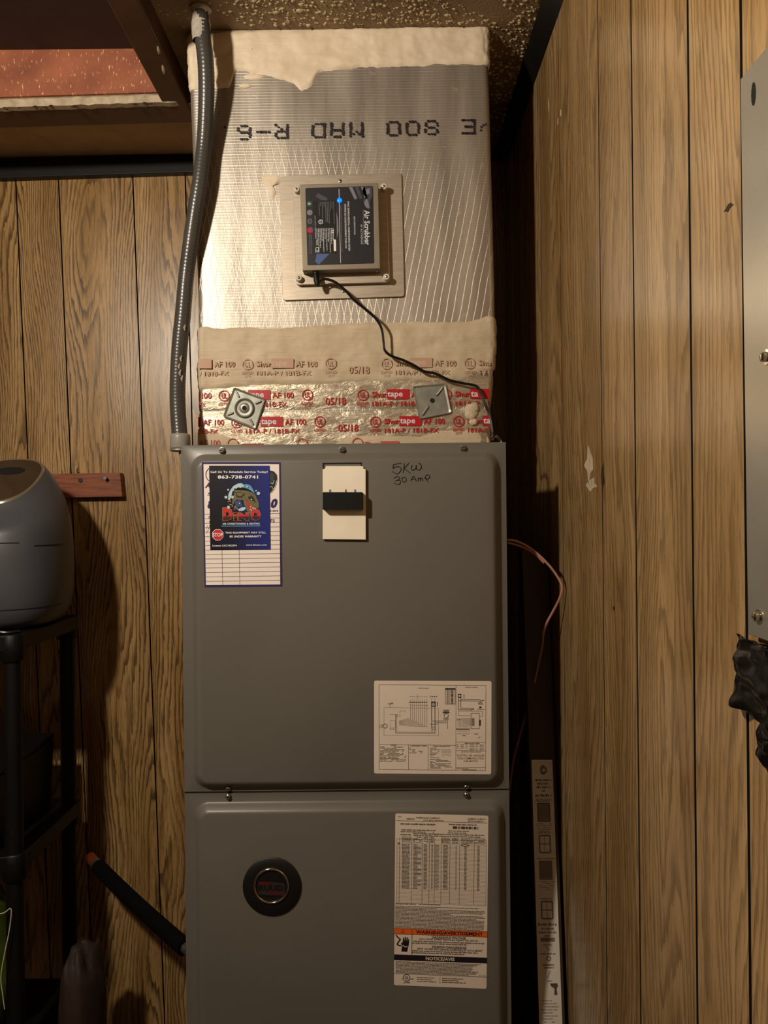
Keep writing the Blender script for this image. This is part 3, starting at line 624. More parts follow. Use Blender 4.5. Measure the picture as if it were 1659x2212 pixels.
# ---- rating and warning label on the lower door (crop units 5.265 px)
sh = Sheet([(854, 1757), (1055, 1762), (1051, 2136), (851, 2128)], 1058, 1968, YS); sh.base(M['label_paper'], 20)
sh.text('MFG. ', 30, 30, 75, 44, T, 2); sh.text('RHEEM SALES COMPANY', 235, 34, 510, 52, T, 2, .01); sh.text('FORT SMITH, ARKANSAS', 320, 62, 550, 80, T, 2, .01); sh.text('ASSEMBLED IN MEXICO', 820, 34, 1030, 50, T, 2, .01); sh.text('HECHO EN MEXICO', 825, 60, 1005, 76, T, 2, .01)
sh.line([(15, 82), (1045, 84)], 4, T, 2); sh.words(30, 75, 55, 14, T, 1); sh.words(130, 215, 50, 16, T, 2, fill=1); sh.words(60, 460, 108, 18, T, 4, fill=1); sh.words(610, 930, 102, 16, T, 5, fill=1)
for k in range(52):
    if rnd.random() < .75: sh.rect(655+k*5.6, 130, 655+k*5.6+4, 160, T, 2)
sh.words(70, 460, 178, 14, T, 6); sh.words(60, 440, 200, 12, T, 7); sh.words(600, 940, 178, 12, T, 8); sh.words(600, 810, 200, 12, T, 9)
sh.words(60, 190, 232, 16, T, 10, fill=1); sh.words(205, 1010, 218, 14, T, 11, fill=1); sh.words(210, 970, 240, 14, T, 12, fill=1)
sh.text('X', 28, 328, 52, 356, T, 2, .04); sh.box_(20, 290, 1040, 1025, 3, TS)
for x in (50, 190, 310, 390, 450, 525, 625, 735, 900): sh.line([(x, 270), (x, 1020)], 3, T, 2)
for k in range(44): sh.line([(20, 340+k*15.6), (1040, 340+k*15.6)], 1.8, TS, 2)
for k in range(5):
    for a, b in ((75, 180), (200, 300), (325, 380), (400, 440), (530, 620), (645, 720), (750, 890), (905, 1030)): sh.words(a, b, 262+k*14, 9, T, k+a, fill=.9)
for k in range(33):
    v = 346+k*15.6
    for a, b, ok in ((80, 165, 1), (210, 255, 1), (256, 300, k % 8 in (2, 3, 5, 6)), (328, 365, 1), (415, 430, 1), (455, 500, 1), (550, 600, 1), (690, 702, 1), (790, 815, 1), (938, 962, 1)):
        if ok: sh.words(a, b, v, 10.5, T if a != 455 else TS, k+a, fill=1)
sh.disc(795, 344, 46, T, 3, ry=13); sh.disc(795, 344, 34, M['label_paper'], 4, ry=5)
sh.words(10, 240, 1028, 12, T, 1, fill=1); sh.words(280, 520, 1026, 12, T, 2, fill=1)
for k in range(17):
    e = [960, 480, 1030, 1030, 1000, 640, 1010, 1028, 930, 1020, 1025, 1015, 1025, 1020, 1025, 1020, 1000][k]; sh.words(8, e, 1056+k*15.4, 9.5, T, k+40, fill=1)
sh.rect(0, 1318, 1058, 1380, M['orange'], 2); sh.line([(0, 1318), (1058, 1318)], 4, T, 3); sh.line([(0, 1380), (1058, 1380)], 4, T, 3); sh.line([(200, 1318), (200, 1612)], 5, T, 3)
sh.text('WARNING/AVERTISSEMENT', 245, 1330, 1010, 1370, M['ink'], 3, .045); sh.line([(80, 1365), (98, 1330), (116, 1365), (80, 1365)], 4, T, 3)
sh.text('HAZARDOUS VOLTAGE', 430, 1390, 815, 1418, T, 2, .03); sh.text('TENSION DANGEREUSE', 425, 1500, 825, 1528, T, 2, .03)
sh.text('CAN CAUSE SEVERE PERSONAL INJURY OR DEATH.', 280, 1420, 960, 1442, T, 2, .02); sh.words(215, 1030, 1448, 15, T, 3, fill=1); sh.words(205, 830, 1470, 14, T, 4, fill=1)
sh.text('PEUT CAUSER DES LESIONS CORPORELLES OU LA MORT', 265, 1530, 1005, 1552, T, 2, .02); sh.words(205, 960, 1558, 15, T, 5, fill=1); sh.words(205, 800, 1580, 14, T, 6, fill=1)
sh.poly([(80, 1580), (90, 1510), (75, 1480), (95, 1478), (100, 1420), (112, 1420), (115, 1470), (120, 1412), (133, 1412), (134, 1470), (142, 1416), (154, 1418), (152, 1472), (160, 1432), (170, 1436), (165, 1500), (155, 1535), (148, 1580)], M['ink'], 2)
sh.line([(18, 1395), (45, 1425), (70, 1440), (48, 1470), (30, 1500), (60, 1515), (85, 1510)], 14, M['ink'], 2); sh.line([(85, 1520), (105, 1508), (120, 1528), (150, 1518)], 8, M['label_paper'], 3)
sh.rect(0, 1615, 1058, 1680, M['ink'], 2); sh.text('NOTICE/AVIS', 360, 1628, 690, 1668, M['label_paper'], 3, .03)
for k in range(10): sh.words(18, [990, 950, 900, 880, 900, 880, 960, 950, 930, 850][k], 1692+k*14, 9, T, k+70, fill=1)
sh.line([(0, 1835), (1058, 1835)], 4, T, 2); sh.ring(145, 1878, 38, 7, M['ink'], 2); sh.text('UL', 124, 1862, 166, 1894, M['ink'], 2, .02); sh.text('c', 88, 1885, 104, 1902, M['ink'], 2); sh.text('US', 190, 1882, 222, 1900, M['ink'], 2, .02); sh.text('LISTED', 108, 1925, 184, 1940, M['ink'], 2, .02)
for k in range(3): sh.words(260, (455, 430, 480)[k], 1862+k*22, 12, T, k+90, fill=1); sh.words(550, (790, 740, 820)[k], 1862+k*22, 12, T, k+95, fill=1)
sh.line([(525, 1850), (525, 1930)], 3, TS, 2); sh.words(970, 1045, 1818, 7, T, 2); sh.words(18, 50, 1925, 12, TS, 3)
rl = sh.build('rating_label', ah); rl['label'] = 'long white rating label with orange warning band'
# ---- round emblem
c = P(588, 1914.5, YS); em = MB().lathe(c, (0, -1, 0), [(-.002, .0475), (.0015, .0475), (.003, .0455), (.0034, .032), (.0034, .0001)], 48).build('emblem', M['emb_black'], ah, smooth=True)
em['label'] = 'round black emblem with chrome ring'
c2 = P(586, 1914, YS-.0045); MB().torus(c2, (0, 1, 0), .0272, .0019, 56, 10).build('chrome_ring', M['chrome'], em, smooth=True, angle=180)
sh = Sheet(cq(510, 1840, 10.36, [(480, 640), (1100, 640), (1100, 1000), (480, 1000)]), 620, 360, YS-.0036)
sh.rect(20, 20, 600, 340, M['emb_grey'], 1); sh.poly([(60, 40), (300, 30), (290, 95), (40, 100)], M['emb_red'], 2); sh.poly([(250, 250), (560, 240), (540, 300), (240, 310)], M['emb_red'], 2)
sh.poly([(20, 20), (600, 20), (600, 60), (300, 30)], M['emb_black'], 2); sh.poly([(20, 345), (20, 300), (250, 335), (600, 340)], M['emb_black'], 2); sh.text('RUUD', 32, 105, 570, 235, M['emb_black'], 3, .06)
sh.build('lettering', em)
# cabinet stands on a plywood return box
MB().box(-.36, .24, 1.25, 1.84, -1.45, -1.121).build('plywood_stand', mat('plywood', '8a6a42', .7), ah, bevel=.003)
# ------------------------------------------------------------------ duct
YD, RC = 1.43, .013
def dl(z): return -.3575+.0135*min(1, max(0, (.86-z)/.45)) if z > .41 else -.344
def dr(z): return .2035+.0075*min(1, max(0, (.86-z)/.45)) if z > .41 else .211-.011*min(1, max(0, (.30-z)/.12))
def dpos(s, z, off=0.0):        # s: 0..1 across the front, beyond that round the corners and along the sides
    a, b = dl(z), dr(z); rc = RC
    if 0 <= s <= 1: return Vector((a+rc+(b-a-2*rc)*s, YD-off, z))
    left = s < 0; t = -s if left else s-1; ex = (a+rc) if left else (b-rc); sg = -1 if left else 1
    if t <= .1: an = t/.1*math.pi/2; return Vector((ex+sg*math.sin(an)*(rc+off), YD+rc-math.cos(an)*(rc+off), z))
    return Vector((ex+sg*(rc+off), YD+rc+(t-.1)*1.8, z))
duct = thing('supply_duct', (-.07, 1.6, ZTOP), 'foil-faced duct board plenum with cream sealant bands above the air handler', 'duct')
SS = [-.31, -.2, -.1, -.075, -.05, -.025, 0]+[k/24 for k in range(1, 25)]+[1.025, 1.05, 1.075, 1.1, 1.2, 1.31]
mb = MB(); zs = [ZTOP-.002+(.899-ZTOP+.002)*k/40 for k in range(41)]
mb.grid([[dpos(s, z)+Vector((0, .0018*mn.noise(Vector((s*5, z*4, 1))), 0)) for s in SS] for z in zs])
mb.build('duct_board', M['foil'], duct, smooth=True, angle=180)
def sfront(px, z):
    x = P(px, 1106-z*F/YD, YD).x; return (x-(dl(z)+RC))/(dr(z)-dl(z)-2*RC)
def band(name, m, top, bot, ss, th=.003, rough=.002, freq=30, nz=14, jag=3.0, fine=90, ends=True):
    """sealant or tape skin on the duct; top(px)/bot(px) give picture heights of its edges, ss the stretch of the front"""
    mb = MB(); n = fine; cols = [ss[0]+(ss[1]-ss[0])*i/n for i in range(n+1)]
    rows = []
    for j in range(nz+1):
        v = j/nz; row = []
        for i, s in enumerate(cols):
            px = 425+(1060-425)*min(1, max(0, s)); t_, b_ = top(px), bot(px)
            if jag: t_ += jag*mn.noise(Vector((px*.05, s*9, 1)))+jag*.5*mn.noise(Vector((px*.2, 2, 1))); b_ += jag*mn.noise(Vector((px*.05, s*9, 7)))+jag*.6*mn.noise(Vector((px*.25, 3, 7)))
            z = P(px, t_+(b_-t_)*v, YD).z; 
            e = min(1, min(v, 1-v)*nz*.7)*(min(1, min(i, n-i)/2) if ends else 1)
            h = -.0006+(th+.0006)*e+rough*e*mn.noise(Vector((s*freq*.6, z*freq*1.5, 5)))+rough*.5*e*mn.noise(Vector((s*freq*2, z*freq*5, 8)))
            row.append(dpos(s, min(z, .8995), max(h, -.0006)))
        rows.append(row)
    mb.grid(rows); return mb.build(name, m, duct, smooth=True, angle=180)
def pl(pts):
    def f(px):
        if px <= pts[0][0]: return pts[0][1]
        for (a, b), (c, d) in zip(pts[:-1], pts[1:]):
            if px <= c: return b+(d-b)*(px-a)/(c-a)
        return pts[-1][1]
    return f
o = band('sealant_band', M['mastic'], pl([(400, 70), (1060, 50)]), pl([(404, 195), (500, 192), (515, 150), (560, 160), (600, 168), (640, 180), (659, 200), (680, 186), (700, 155), (760, 148), (1055, 139)]), (-.16, 1.16), .0035, .003, nz=22, fine=150); o['label'] = 'cream sealant band along the ceiling'
o = band('sealant_band', M['mastic_low'], pl([(425, 706), (600, 710), (760, 697), (1020, 694), (1060, 682)]), pl([(425, 845), (560, 832), (700, 832), (760, 826), (1000, 824), (1060, 800)]), (-.16, 1.16), .0032, .0022, nz=26, fine=150); o['label'] = 'tan sealant band above the printed tape'
for px, py, r_ in ((545, 398, 13), (532, 420, 9), (585, 392, 12), (593, 420, 6), (547, 445, 5)):
    pass
mb = MB()
def smear(mb, poly, th=.0022, m_off=0):
    pts = [P(x, y, YD) for x, y in poly]; c = sum(pts, Vector())/len(pts); n = len(pts)
    o1 = [Vector((p.x, YD-.0002, p.z)) for p in pts]; o2 = [Vector((c.x+(p.x-c.x)*.8, YD-th-th*.4*mn.noise(p*90), c.z+(p.z-c.z)*.8)) for p in pts]; o3 = [Vector((c.x+(p.x-c.x)*.4, YD-th*1.25-th*.5*mn.noise(p*70), c.z+(p.z-c.z)*.4)) for p in pts]
    i = len(mb.v); mb.idx(o1+o2+o3+[Vector((c.x, YD-th*1.2, c.z))], [(k, (k+1) % n, n+(k+1) % n, n+k) for k in range(n)]+[(n+k, n+(k+1) % n, 2*n+(k+1) % n, 2*n+k) for k in range(n)]+[(2*n+k, 2*n+(k+1) % n, 3*n) for k in range(n)])
def blob(cx, cy, rx, ry, seed, n=18):
    return [(cx+rx*math.cos(2*math.pi*k/n)*(1+.3*mn.noise(Vector((k*1.3, seed, 0)))), cy+ry*math.sin(2*math.pi*k/n)*(1+.3*mn.noise(Vector((k*1.3, seed, 4))))) for k in range(n)]
smear(mb, [(563, 378), (600, 374), (606, 378), (606, 398), (590, 400), (598, 420), (590, 436), (581, 430), (584, 410), (566, 396)]); mb.build('sealant_smear', M['mastic'], duct, smooth=True, angle=180); mb = MB(); smear(mb, blob(548, 166, 22, 7, 4)); mb.build('sealant_smear', M['mastic'], duct, smooth=True, angle=180); mb = MB(); smear(mb, blob(530, 186, 14, 5, 5))
mb.build('sealant_smear', M['mastic'], duct, smooth=True, angle=180)
mb = MB()
smear(mb, [(427, 936), (440, 928), (462, 930), (490, 940), (520, 955), (535, 966), (427, 966)]); mb.build('sealant_smear', M['mastic_low'], duct, smooth=True, angle=180); mb = MB(); smear(mb, [(720, 945), (760, 940), (900, 945), (960, 928), (1010, 925), (1046, 928), (1056, 950), (1056, 966), (700, 966)], .002)
mb.build('sealant_smear', M['mastic_low'], duct, smooth=True, angle=180); mb = MB(); smear(mb, blob(1018, 890, 16, 20, 2), .005); smear(mb, blob(1022, 912, 10, 9, 7), .005); smear(mb, [(1006, 874), (1030, 868), (1036, 885), (1022, 900), (1012, 892)], .006)
mb.build('sealant_smear', M['mastic_low'], duct, smooth=True, angle=180)
# tape strips with red print
t_a = band('tape_strip', M['tape'], pl([(425, 836), (1060, 806)]), pl([(425, 892), (1060, 882)]), (-.2, 1.2), .0012, .0007, freq=16, nz=10, jag=.6); t_a['label'] = 'upper silver tape strip printed in red'
t_b = band('tape_strip', M['tape'], pl([(425, 888), (1060, 880)]), pl([(425, 972), (1060, 966)]), (-.2, 1.2), .0015, .0008, freq=16, nz=14, jag=.6); t_b['label'] = 'lower silver tape strip printed in red'
def tape_print(x, y, name, parent, red, lt, layer_y):
    for kind, X in ((0, x-177), (0, x), (1, x), (0, x+300), (0, x+480)):
        yy = y
        sh = [Sheet([(0, 0), (1659, -8), (1659, 2204), (0, 2212)], 1659, 2212, layer_y, .0001) for _ in range(4)]
        def T_(i, s_, x0, y0, x1, y1, b=.02):
            if x1 < 428 or x0 > 1056: return
            if x0 < 428 or x1 > 1058:      # keep only whole letters that fit
                n = len(s_); cw = (x1-x0)/n; a = max(0, math.ceil((427-x0)/cw)); e = min(n, int((1059-x0)/cw)); s_ = s_[a:e]
                if not s_.strip(): return
                x1 = x0+e*cw; x0 = x0+a*cw
            sh[i].text(s_, x0, y0, x1, y1, red, 2, b)
        if kind == 0 and 440 < X < 1048:
            sh[0].ring(X, yy-1, 11, 2, red); sh[0].text('UL', X-6, yy-7, X+6, yy+5, red, 2, .02); T_(0, 'LISTED', X-12, yy+14, X+12, yy+20); T_(0, '25TF', X-7, yy+22, X+7, yy+27, b=0)
        if kind == 0: T_(1, 'Shur', X+19, yy-8, X+52, yy+4, b=.04)
        a, b_ = max(X+52, 428), min(X+100, 1058)
        if kind == 0 and b_ > a:
            sh[1].rect(a, yy-13, b_, yy+8, red, 2)
            if a == X+52 and b_ == X+100: sh[1].text('tape', X+53, yy-8, X+86, yy+7, lt, 3, .02)
            elif a < X+60: sh[1].text('ta', X+53, yy-8, X+69, yy+4, lt, 3, .02)
        if kind == 0 and X < 950: T_(1, 'AF 100', X+104, yy-8, X+150, yy+5)
        if kind == 0: T_(1, '181A-P / 181B-FX', X+20, yy+13, X+137, yy+23, b=.015)
        if kind == 1:
            sh[2].ring(X+180, yy-2, 11, 2, red); sh[2].text('UL', X+174, yy-8, X+186, yy+4, red, 2, .02); T_(2, 'LISTED', X+168, yy+13, X+192, yy+19); T_(2, '25TF', X+173, yy+21, X+187, yy+26, b=0)
        if kind == 1: T_(3, '05/18', X+219, yy+4, X+263, yy+20, b=.01)
        for q_ in sh:
            if q_.mb.f: q_.build(name, parent)
tape_print(484, 858, 'red_print', t_a, M['print_red'], M['lab_white'], YD-.0030)
tape_print(511, 916, 'red_print', t_b, M['print_red'], M['lab_white'], YD-.0034)
tape_print(534, 790, 'faded_print', duct, M['print_faded'], M['mastic_low'], YD-.0062)
for k_ in range(4):
    sh = Sheet([(0, 0), (1659, -8), (1659, 2204), (0, 2212)], 1659, 2212, YD-.0042, .0001)
    if k_ < 3: sh.ring((503, 652, 772)[k_], 961, 11, 2, M['print_pink'], a0=180, a1=360)
    if k_ == 0: sh.rect(522, 961, 570, 964, M['print_red'])
    if k_ == 2: sh.text('Shur', 787, 958, 820, 966, M['print_pink'], 2, .04); sh.rect(822, 957, 862, 962, M['print_pink'])
    if k_ == 3: sh.text('AF 100', 430, 952, 475, 965, M['print_pink'])
    sh.build('faded_print', duct)
# ink-jet dots on the foil, upside down
DOT = {'R': '11110100011000111110101001001010001', '-': '00000000000000011111000000000000000', '6': '01110100001000011110100011000101110', 'M': '10001110111010110001100011000110001', 'A': '01110100011000111111100011000110001', 'D': '11110100011000110001100011000111110',
       '8': '01110100011000101110100011000101110', '0': '01110100011000110001100011000101110', 'E': '11111100001000011110100001000011111', 'C': '01110100001000010000100001000101110'}
mb = MB()
def glyph(ch, cx, cy, w_=29, h_=33):
    for i, b in enumerate(DOT[ch]):
        if b == '1':
            r, c_ = divmod(i, 5); px = cx+(2-c_)*w_/4.6; py = cy+(3-r)*h_/7.0*1.0; px += rnd.uniform(-.8, .8)
            if rnd.random() < .0: continue
            p = P(px, py, YD-.0022); rr = (.0026, .0021)[rnd.random() < .4]
            mb.face([Vector((p.x+rr*1.35*math.cos(a*1.047), p.y, p.z+rr*math.sin(a*1.047))) for a in range(6)])
for ch, x in (('6', 527), ('-', 568), ('R', 608), ('D', 688), ('A', 728), ('M', 770), ('0', 850), ('0', 891), ('8', 932), ('E', 1012)): (glyph(ch, x, 286-(x-527)*.026), mb.build('ink_letter', M['ink'], duct, fix=False), mb.__init__())
p = P(486, 274, YD-.0022); mb.face([Vector((p.x+.0024*math.cos(a*1.047), p.y, p.z+.002*math.sin(a*1.047))) for a in range(6)]); mb.build('ink_letter', M['ink'], duct, fix=False); mb = MB()
for x, y in ((1040, 274), (1044, 270), (1050, 268), (1039, 281)): p = P(x, y, YD-.0022); mb.face([Vector((p.x+.0024*math.cos(a*1.047), p.y, p.z+.002*math.sin(a*1.047))) for a in range(6)])
mb.build('ink_letter', M['ink'], duct, fix=False)
# square insulation washers
def sqw(cpx, quad, dome, label):
    c = P(*cpx, YD-.005); pts = [P(x, y, YD-.006) for x, y in quad]; mb = MB(); loops = []
    def rounded(sc_, y):
        out = []
        for i, p in enumerate(pts):
            a, b = pts[i-1], pts[(i+1) % 4]
            for t_ in (.12, .04): out.append(p+(a-p)*t_)
            for t_ in (.04, .12): out.append(p+(b-p)*t_)
        cc = sum(pts, Vector())/4; return [Vector((cc.x+(p.x-cc.x)*sc_, YD-y, cc.z+(p.z-cc.z)*sc_)) for p in out]
    mb.grid([rounded(1, .001), rounded(1, .0052), rounded(.97, .0062), rounded(.90, .0050), rounded(.86, .0046)], close=True); mb.face(rounded(.86, .0046))
    wsh = mb.build('insulation_washer', M['zinc'], duct, smooth=True, angle=35); wsh['label'] = label
    cc = sum(pts, Vector())/4; cc.y = YD-.0045
    if dome: MB().lathe(cc, (0, -1, 0), [(0, .0190), (.003, .0180), (.0042, .0165), (.003, .0148), (.001, .0140), (.0008, .0098), (.003, .0070), (.0032, .004), (.0005, .003)], 32).build('pressed_ring', M['zinc'], wsh, smooth=True)
    MB().lathe(cc, (0, -1, 0), [(.0005, .0042), (.0044 if dome else .0016, .0042)], 16).build('centre_hole', M['gap'], wsh)
    for i, p in enumerate(pts):
        a = cc+(p-cc)*(.50 if dome else .28); b = cc+(p-cc)*.80; a.y = b.y = YD-.0048
        if dome or i in (1, 3): MB().tube([a, a+(b-a)*.1+Vector((0, -.0014, 0)), a+(b-a)*.9+Vector((0, -.0014, 0)), b], [.0006, .0018, .0018, .0006], 8).build('pressed_rib', M['zinc'], wsh, smooth=True)
sqw((525, 882), [(505, 836), (574, 862), (552, 928), (481, 900)], True, 'silver square washer with pressed ring, at left')
sqw((935, 864), [(890, 834), (963, 828), (976, 892), (906, 906)], False, 'stained silver square washer with plain hole, at right')
# ------------------------------------------------------------------ air purifier box on the duct
def pj(x, y): return (580+x/5.184, 350+y/5.184)     # crop units
sc_ = thing('air_purifier', tuple(P(740, 512, YD)), 'metal air purifier box with black label and blue light on the duct', 'air purifier')
def plate(name, quad, y0, y1, m, r=.006, off=0.0):
    pts = [P(*pj(*p_), y0) for p_ in quad]; out = []
    for i, p in enumerate(pts):
        a, b = pts[i-1], pts[(i+1) % 4]; d1 = (a-p).normalized()*r; d2 = (b-p).normalized()*r
        for k in range(6): t_ = k/5; out.append((1-t_)**2*(p+d1)+2*t_*(1-t_)*p+t_**2*(p+d2))
    return MB().prism(out, (0, y1-y0, 0), .0006).build(name, m, sc_)
plate('mounting_plate', [(122, 160), (1490, 118), (1522, 1505), (160, 1548)], YD-.0042, YD-.0002, M['plate'])
plate('base_plate', [(272, 300), (1325, 262), (1360, 1345), (308, 1375)], YD-.014, YD-.0045, M['plate'], .006)
for x, y in ((200, 237), (1410, 192), (218, 851), (1427, 810), (235, 1458), (1440, 1425)):
    p = P(*pj(x, y), YD-.0034); MB().torus(p, (0, 1, 0), .0028, .0005, 16, 6).build('hole_rim', M['screw'], sc_, smooth=True); MB().lathe(p, (0, -1, 0), [(-.0005, .0026), (.0002, .0026)], 16).build('screw_hole', M['gap'], sc_)
for x, y in ((802, 215), (840, 1446)):
    p = P(*pj(x, y), YD-.0034); s_ = MB().lathe(p, (0, -1, 0), [(0, .0036), (.0014, .0034), (.0022, .002)], 16).build('screw', M['screw'], sc_, smooth=True); MB().box(p.x-.002, p.x+.002, p.y-.0026, p.y-.0020, p.z-.0004, p.z+.0004).build('slot', M['gap'], s_)
f = [P(*pj(x, y), YD-.038) for x, y in ((380, 1217), (1252, 1193), (1228, 232), (348, 250))]
hs = MB().hexa(f, [Vector((v.x, YD-.0138, v.z)) for v in f]).build('housing', M['housing'], sc_, bevel=.0012)
for x, y in ((318, 325), (1292, 295), (345, 1312), (1320, 1300)):
    p = P(*pj(x, y), YD-.0142); kn = MB().lathe(p, (0, -1, 0), [(0, .0063), (.008, .0060), (.0095, .0050)], 20).build('knob', M['white_knob'], sc_, smooth=True, angle=50); MB().lathe(p+Vector((0, -.0093, 0)), (0, -1, 0), [(0, .0026), (.0016, .0024), (.0022, .0012)], 12).build('screw', M['chrome'], kn, smooth=True)
sh = Sheet([pj(1170, 268), pj(1184, 1134), pj(436, 1157), pj(412, 292)], 167, 145, YD-.0383, .00012)
sh.base(M['lab_black'], 3); Wh, G_ = M['lab_white'], M['lab_grey']
sh.text('Air Scrubber', 52, 8, 127, 20, Wh, 3, .02); sh.line([(50, 22), (127, 22)], .8, G_, 2); sh.text('BY ACTIVEPURE', 83, 24.5, 125, 28, Wh, 2, .01, space=1.25); sh.text('AIR PURIFICATION', 64, 39.5, 104, 42.5, Wh, 2, .01)
sh.text('HVAC ENVIRONMENTAL CONDITIONING SYSTEM', 32, 51.5, 138, 55.5, Wh, 2, .015); sh.text("SYSTEME DE CONDITIONNEMENT D'AIR CVC", 37, 58.5, 133, 62.5, Wh, 2, .015)
sh.line([(4, 73), (164, 73)], 1.1, Wh, 2); sh.words(40, 141, 68.6, 1.6, G_, 1, fill=1)
for k in range(3): a = 3+k*8; sh.poly([(2, 50-k*15), (2, 43-k*15), (24, 33-k*15), (28, 38-k*15)] if False else [(1, 52-k*13), (1, 44-k*13), (26, 34-k*11), (28, 40-k*11)], (M['lab_grey'], M['lab_gr2'], M['lab_grey'])[k], 2)
sh.poly([(1, 20), (1, 2), (22, 2), (34, 8), (48, 6), (50, 12), (38, 18), (30, 22), (24, 16), (14, 24)], M['lab_gr2'], 2); sh.poly([(26, 14), (36, 10), (48, 9), (46, 16), (36, 20)], G_, 3); sh.poly([(4, 8), (16, 6), (18, 14), (8, 16)], M['lab_grey'], 3)
sh.poly([(12, 118), (22, 100), (28, 97), (27, 112), (18, 124)], M['lab_gr2'], 2); sh.poly([(142, 124), (144, 100), (142, 95), (166, 120), (160, 128)], M['lab_blue'], 2); sh.poly([(52, 80), (70, 76.5), (95, 76), (112, 80), (95, 79.5), (70, 79.5)], M['lab_grey'], 2)
sh.rect(29, 81, 142, 129, M['lab_dk'], 3)
for k in range(13):
    v = 83+k*3.5
    if k < 10: sh.words(31, (80, 46, 50, 78, 76, 74, 42, 78, 40, 60)[k], v+1, 1.6, G_, k, 4, fill=1)
    if k > 0: sh.words(88, (138, 115, 122, 140, 118, 136, 112, 139, 116, 130, 138, 120, 110)[k], v, 1.9, Wh, k+9, 4, fill=1)
sh.rect(113, 82, 138, 87, M['paper'], 5); sh.rect(92, 86, 99, 91, Wh, 5); sh.rect(94.3, 87, 96.7, 90, M['stop'], 6); sh.ring(74, 114, 4.3, 1.2, Wh, 5); sh.text('UL', 71, 112, 77, 116, Wh, 6); sh.text('CE', 128, 119, 140, 127, Wh, 5, .02); sh.text('RoHS', 114, 121, 124, 125, Wh, 5); sh.words(60, 88, 124, 3, G_, 3, 5, fill=1)
sh.disc(34, 137, 6, M['green'], 3); sh.text('A', 31.5, 134, 37, 140, Wh, 4, .03); sh.disc(53, 137, 6, G_, 3); sh.ring(72, 137, 5, 1.4, G_, 3, ry=4); sh.disc(72, 137, 3, M['lab_gr2'], 3); sh.disc(91, 137, 6.3, M['print_red'], 3); sh.poly([(91, 137), (91, 130.7), (85, 132), (84.7, 137)], M['lab_blue'], 4)
sh.words(100, 142, 134.5, 1.5, G_, 5, fill=1); sh.words(100, 143, 138, 1.5, G_, 6, fill=1)
sh.build('label', sc_)['label'] = 'black printed label turned sideways'
p = P(733.5, 433, YD-.0385); MB().lathe(p, (0, -1, 0), [(0, .0046), (.0012, .0040), (.0020, .0022), (.0022, .0003)], 20).build('indicator_light', M['led'], sc_, smooth=True, angle=180)['label'] = 'glowing blue light'
p = P(*pj(530, 1262), YD-.028); MB().lathe(Vector((p.x, p.y, p.z+.007)), (0, 0, -1), [(0, .0058), (.006, .0056)], 16).build('power_jack', M['black_plastic'], sc_)
for x, y in ((422, 1240), (1216, 1255)):
    p = P(*pj(x, y), YD-.030); MB().lathe(Vector((p.x, p.y, f[0].z+.0003)), (0, 0, -1), [(0, .0024), (.0012, .0018)], 10).build('screw', M['screw'], sc_, smooth=True)
# power cord with plug
j = P(*pj(530, 1262), YD-.028)
pc = thing('power_cord', (j.x, j.y, j.z-.02), 'thin black power cord hanging from the air purifier across the duct', 'cord')
plug = MB().lathe((j.x, j.y, j.z-.001), (.15, -.12, -1), [(0, .0052), (.010, .0056), (.016, .0050), (.021, .003)], 16).build('plug', M['black_plastic'], pc, smooth=True)
pts = [Vector((j.x+.003, j.y-.003, j.z-.016))]+[P(x, y, Y) for x, y, Y in ((700, 604, 1.400), (722, 610, 1.397), (745, 628, 1.396), (765, 650, 1.398), (790, 670, 1.398), (812, 690, 1.400), (824, 712, 1.402), (828, 740, 1.405), (831, 758, 1.406), (845, 770, 1.407), (870, 779, 1.408), (895, 791, 1.411), (915, 803, 1.413), (940, 808, 1.415), (970, 822, 1.416), (1000, 829, 1.416), (1028, 835, 1.415), (1038, 850, 1.414), (1048, 876, 1.411), (1057, 897, 1.410), (1063, 930, 1.405), (1064, 950, 1.40))]
pts += [Vector((.202, 1.36, .13)), Vector((.210, 1.345, .09)), Vector((.212, 1.345, -.1)), Vector((.214, 1.40, -.6))]
sp = spline(pts, 7); MB().tube(sp, .0015, 8).build('cable', M['cord'], pc, smooth=True)
MB().tube([p_+Vector((.0012, -.0005, .0018)) for p_ in sp], .0013, 8).build('cable', M['cord'], pc, smooth=True)
# ------------------------------------------------------------------ conduit
cd = thing('flexible_conduit', tuple(P(390, 975, 1.36)), 'grey flexible liquid-tight conduit running from the ceiling down left of the duct', 'conduit')
cp_ = [(433, 22, 1.366), (438, 80, 1.367), (444, 130, 1.371), (446, 190, 1.380), (444, 260, 1.392), (440, 320, 1.400), (432, 390, 1.400), (421, 460, 1.404), (411, 530, 1.411), (402, 600, 1.418), (395, 680, 1.416), (388, 750, 1.408), (384, 820, 1.394), (384, 880, 1.378), (389, 950, 1.36)]
sp = spline([P(*c) for c in cp_], 6); L = [0.0]
for a, b in zip(sp[:-1], sp[1:]): L.append(L[-1]+(b-a).length)
fin = []; N = int(L[-1]/.00165); k = 0
for i in range(N+1):
    d = L[-1]*i/N
    while k < len(L)-2 and L[k+1] < d: k += 1
    fin.append(sp[k].lerp(sp[k+1], (d-L[k])/(L[k+1]-L[k] or 1)))
rad = [.0141+.00016*math.cos(i*2*math.pi/4)+(.0008*mn.noise(Vector((i*.01, 0, 0)))) for i in range(len(fin))]
MB().tube(fin, rad, 24).build('ribbed_tube', M['conduit'], cd, smooth=True, angle=180)
tp0 = P(433, 15, 1.366)
cl = MB(); rows = []
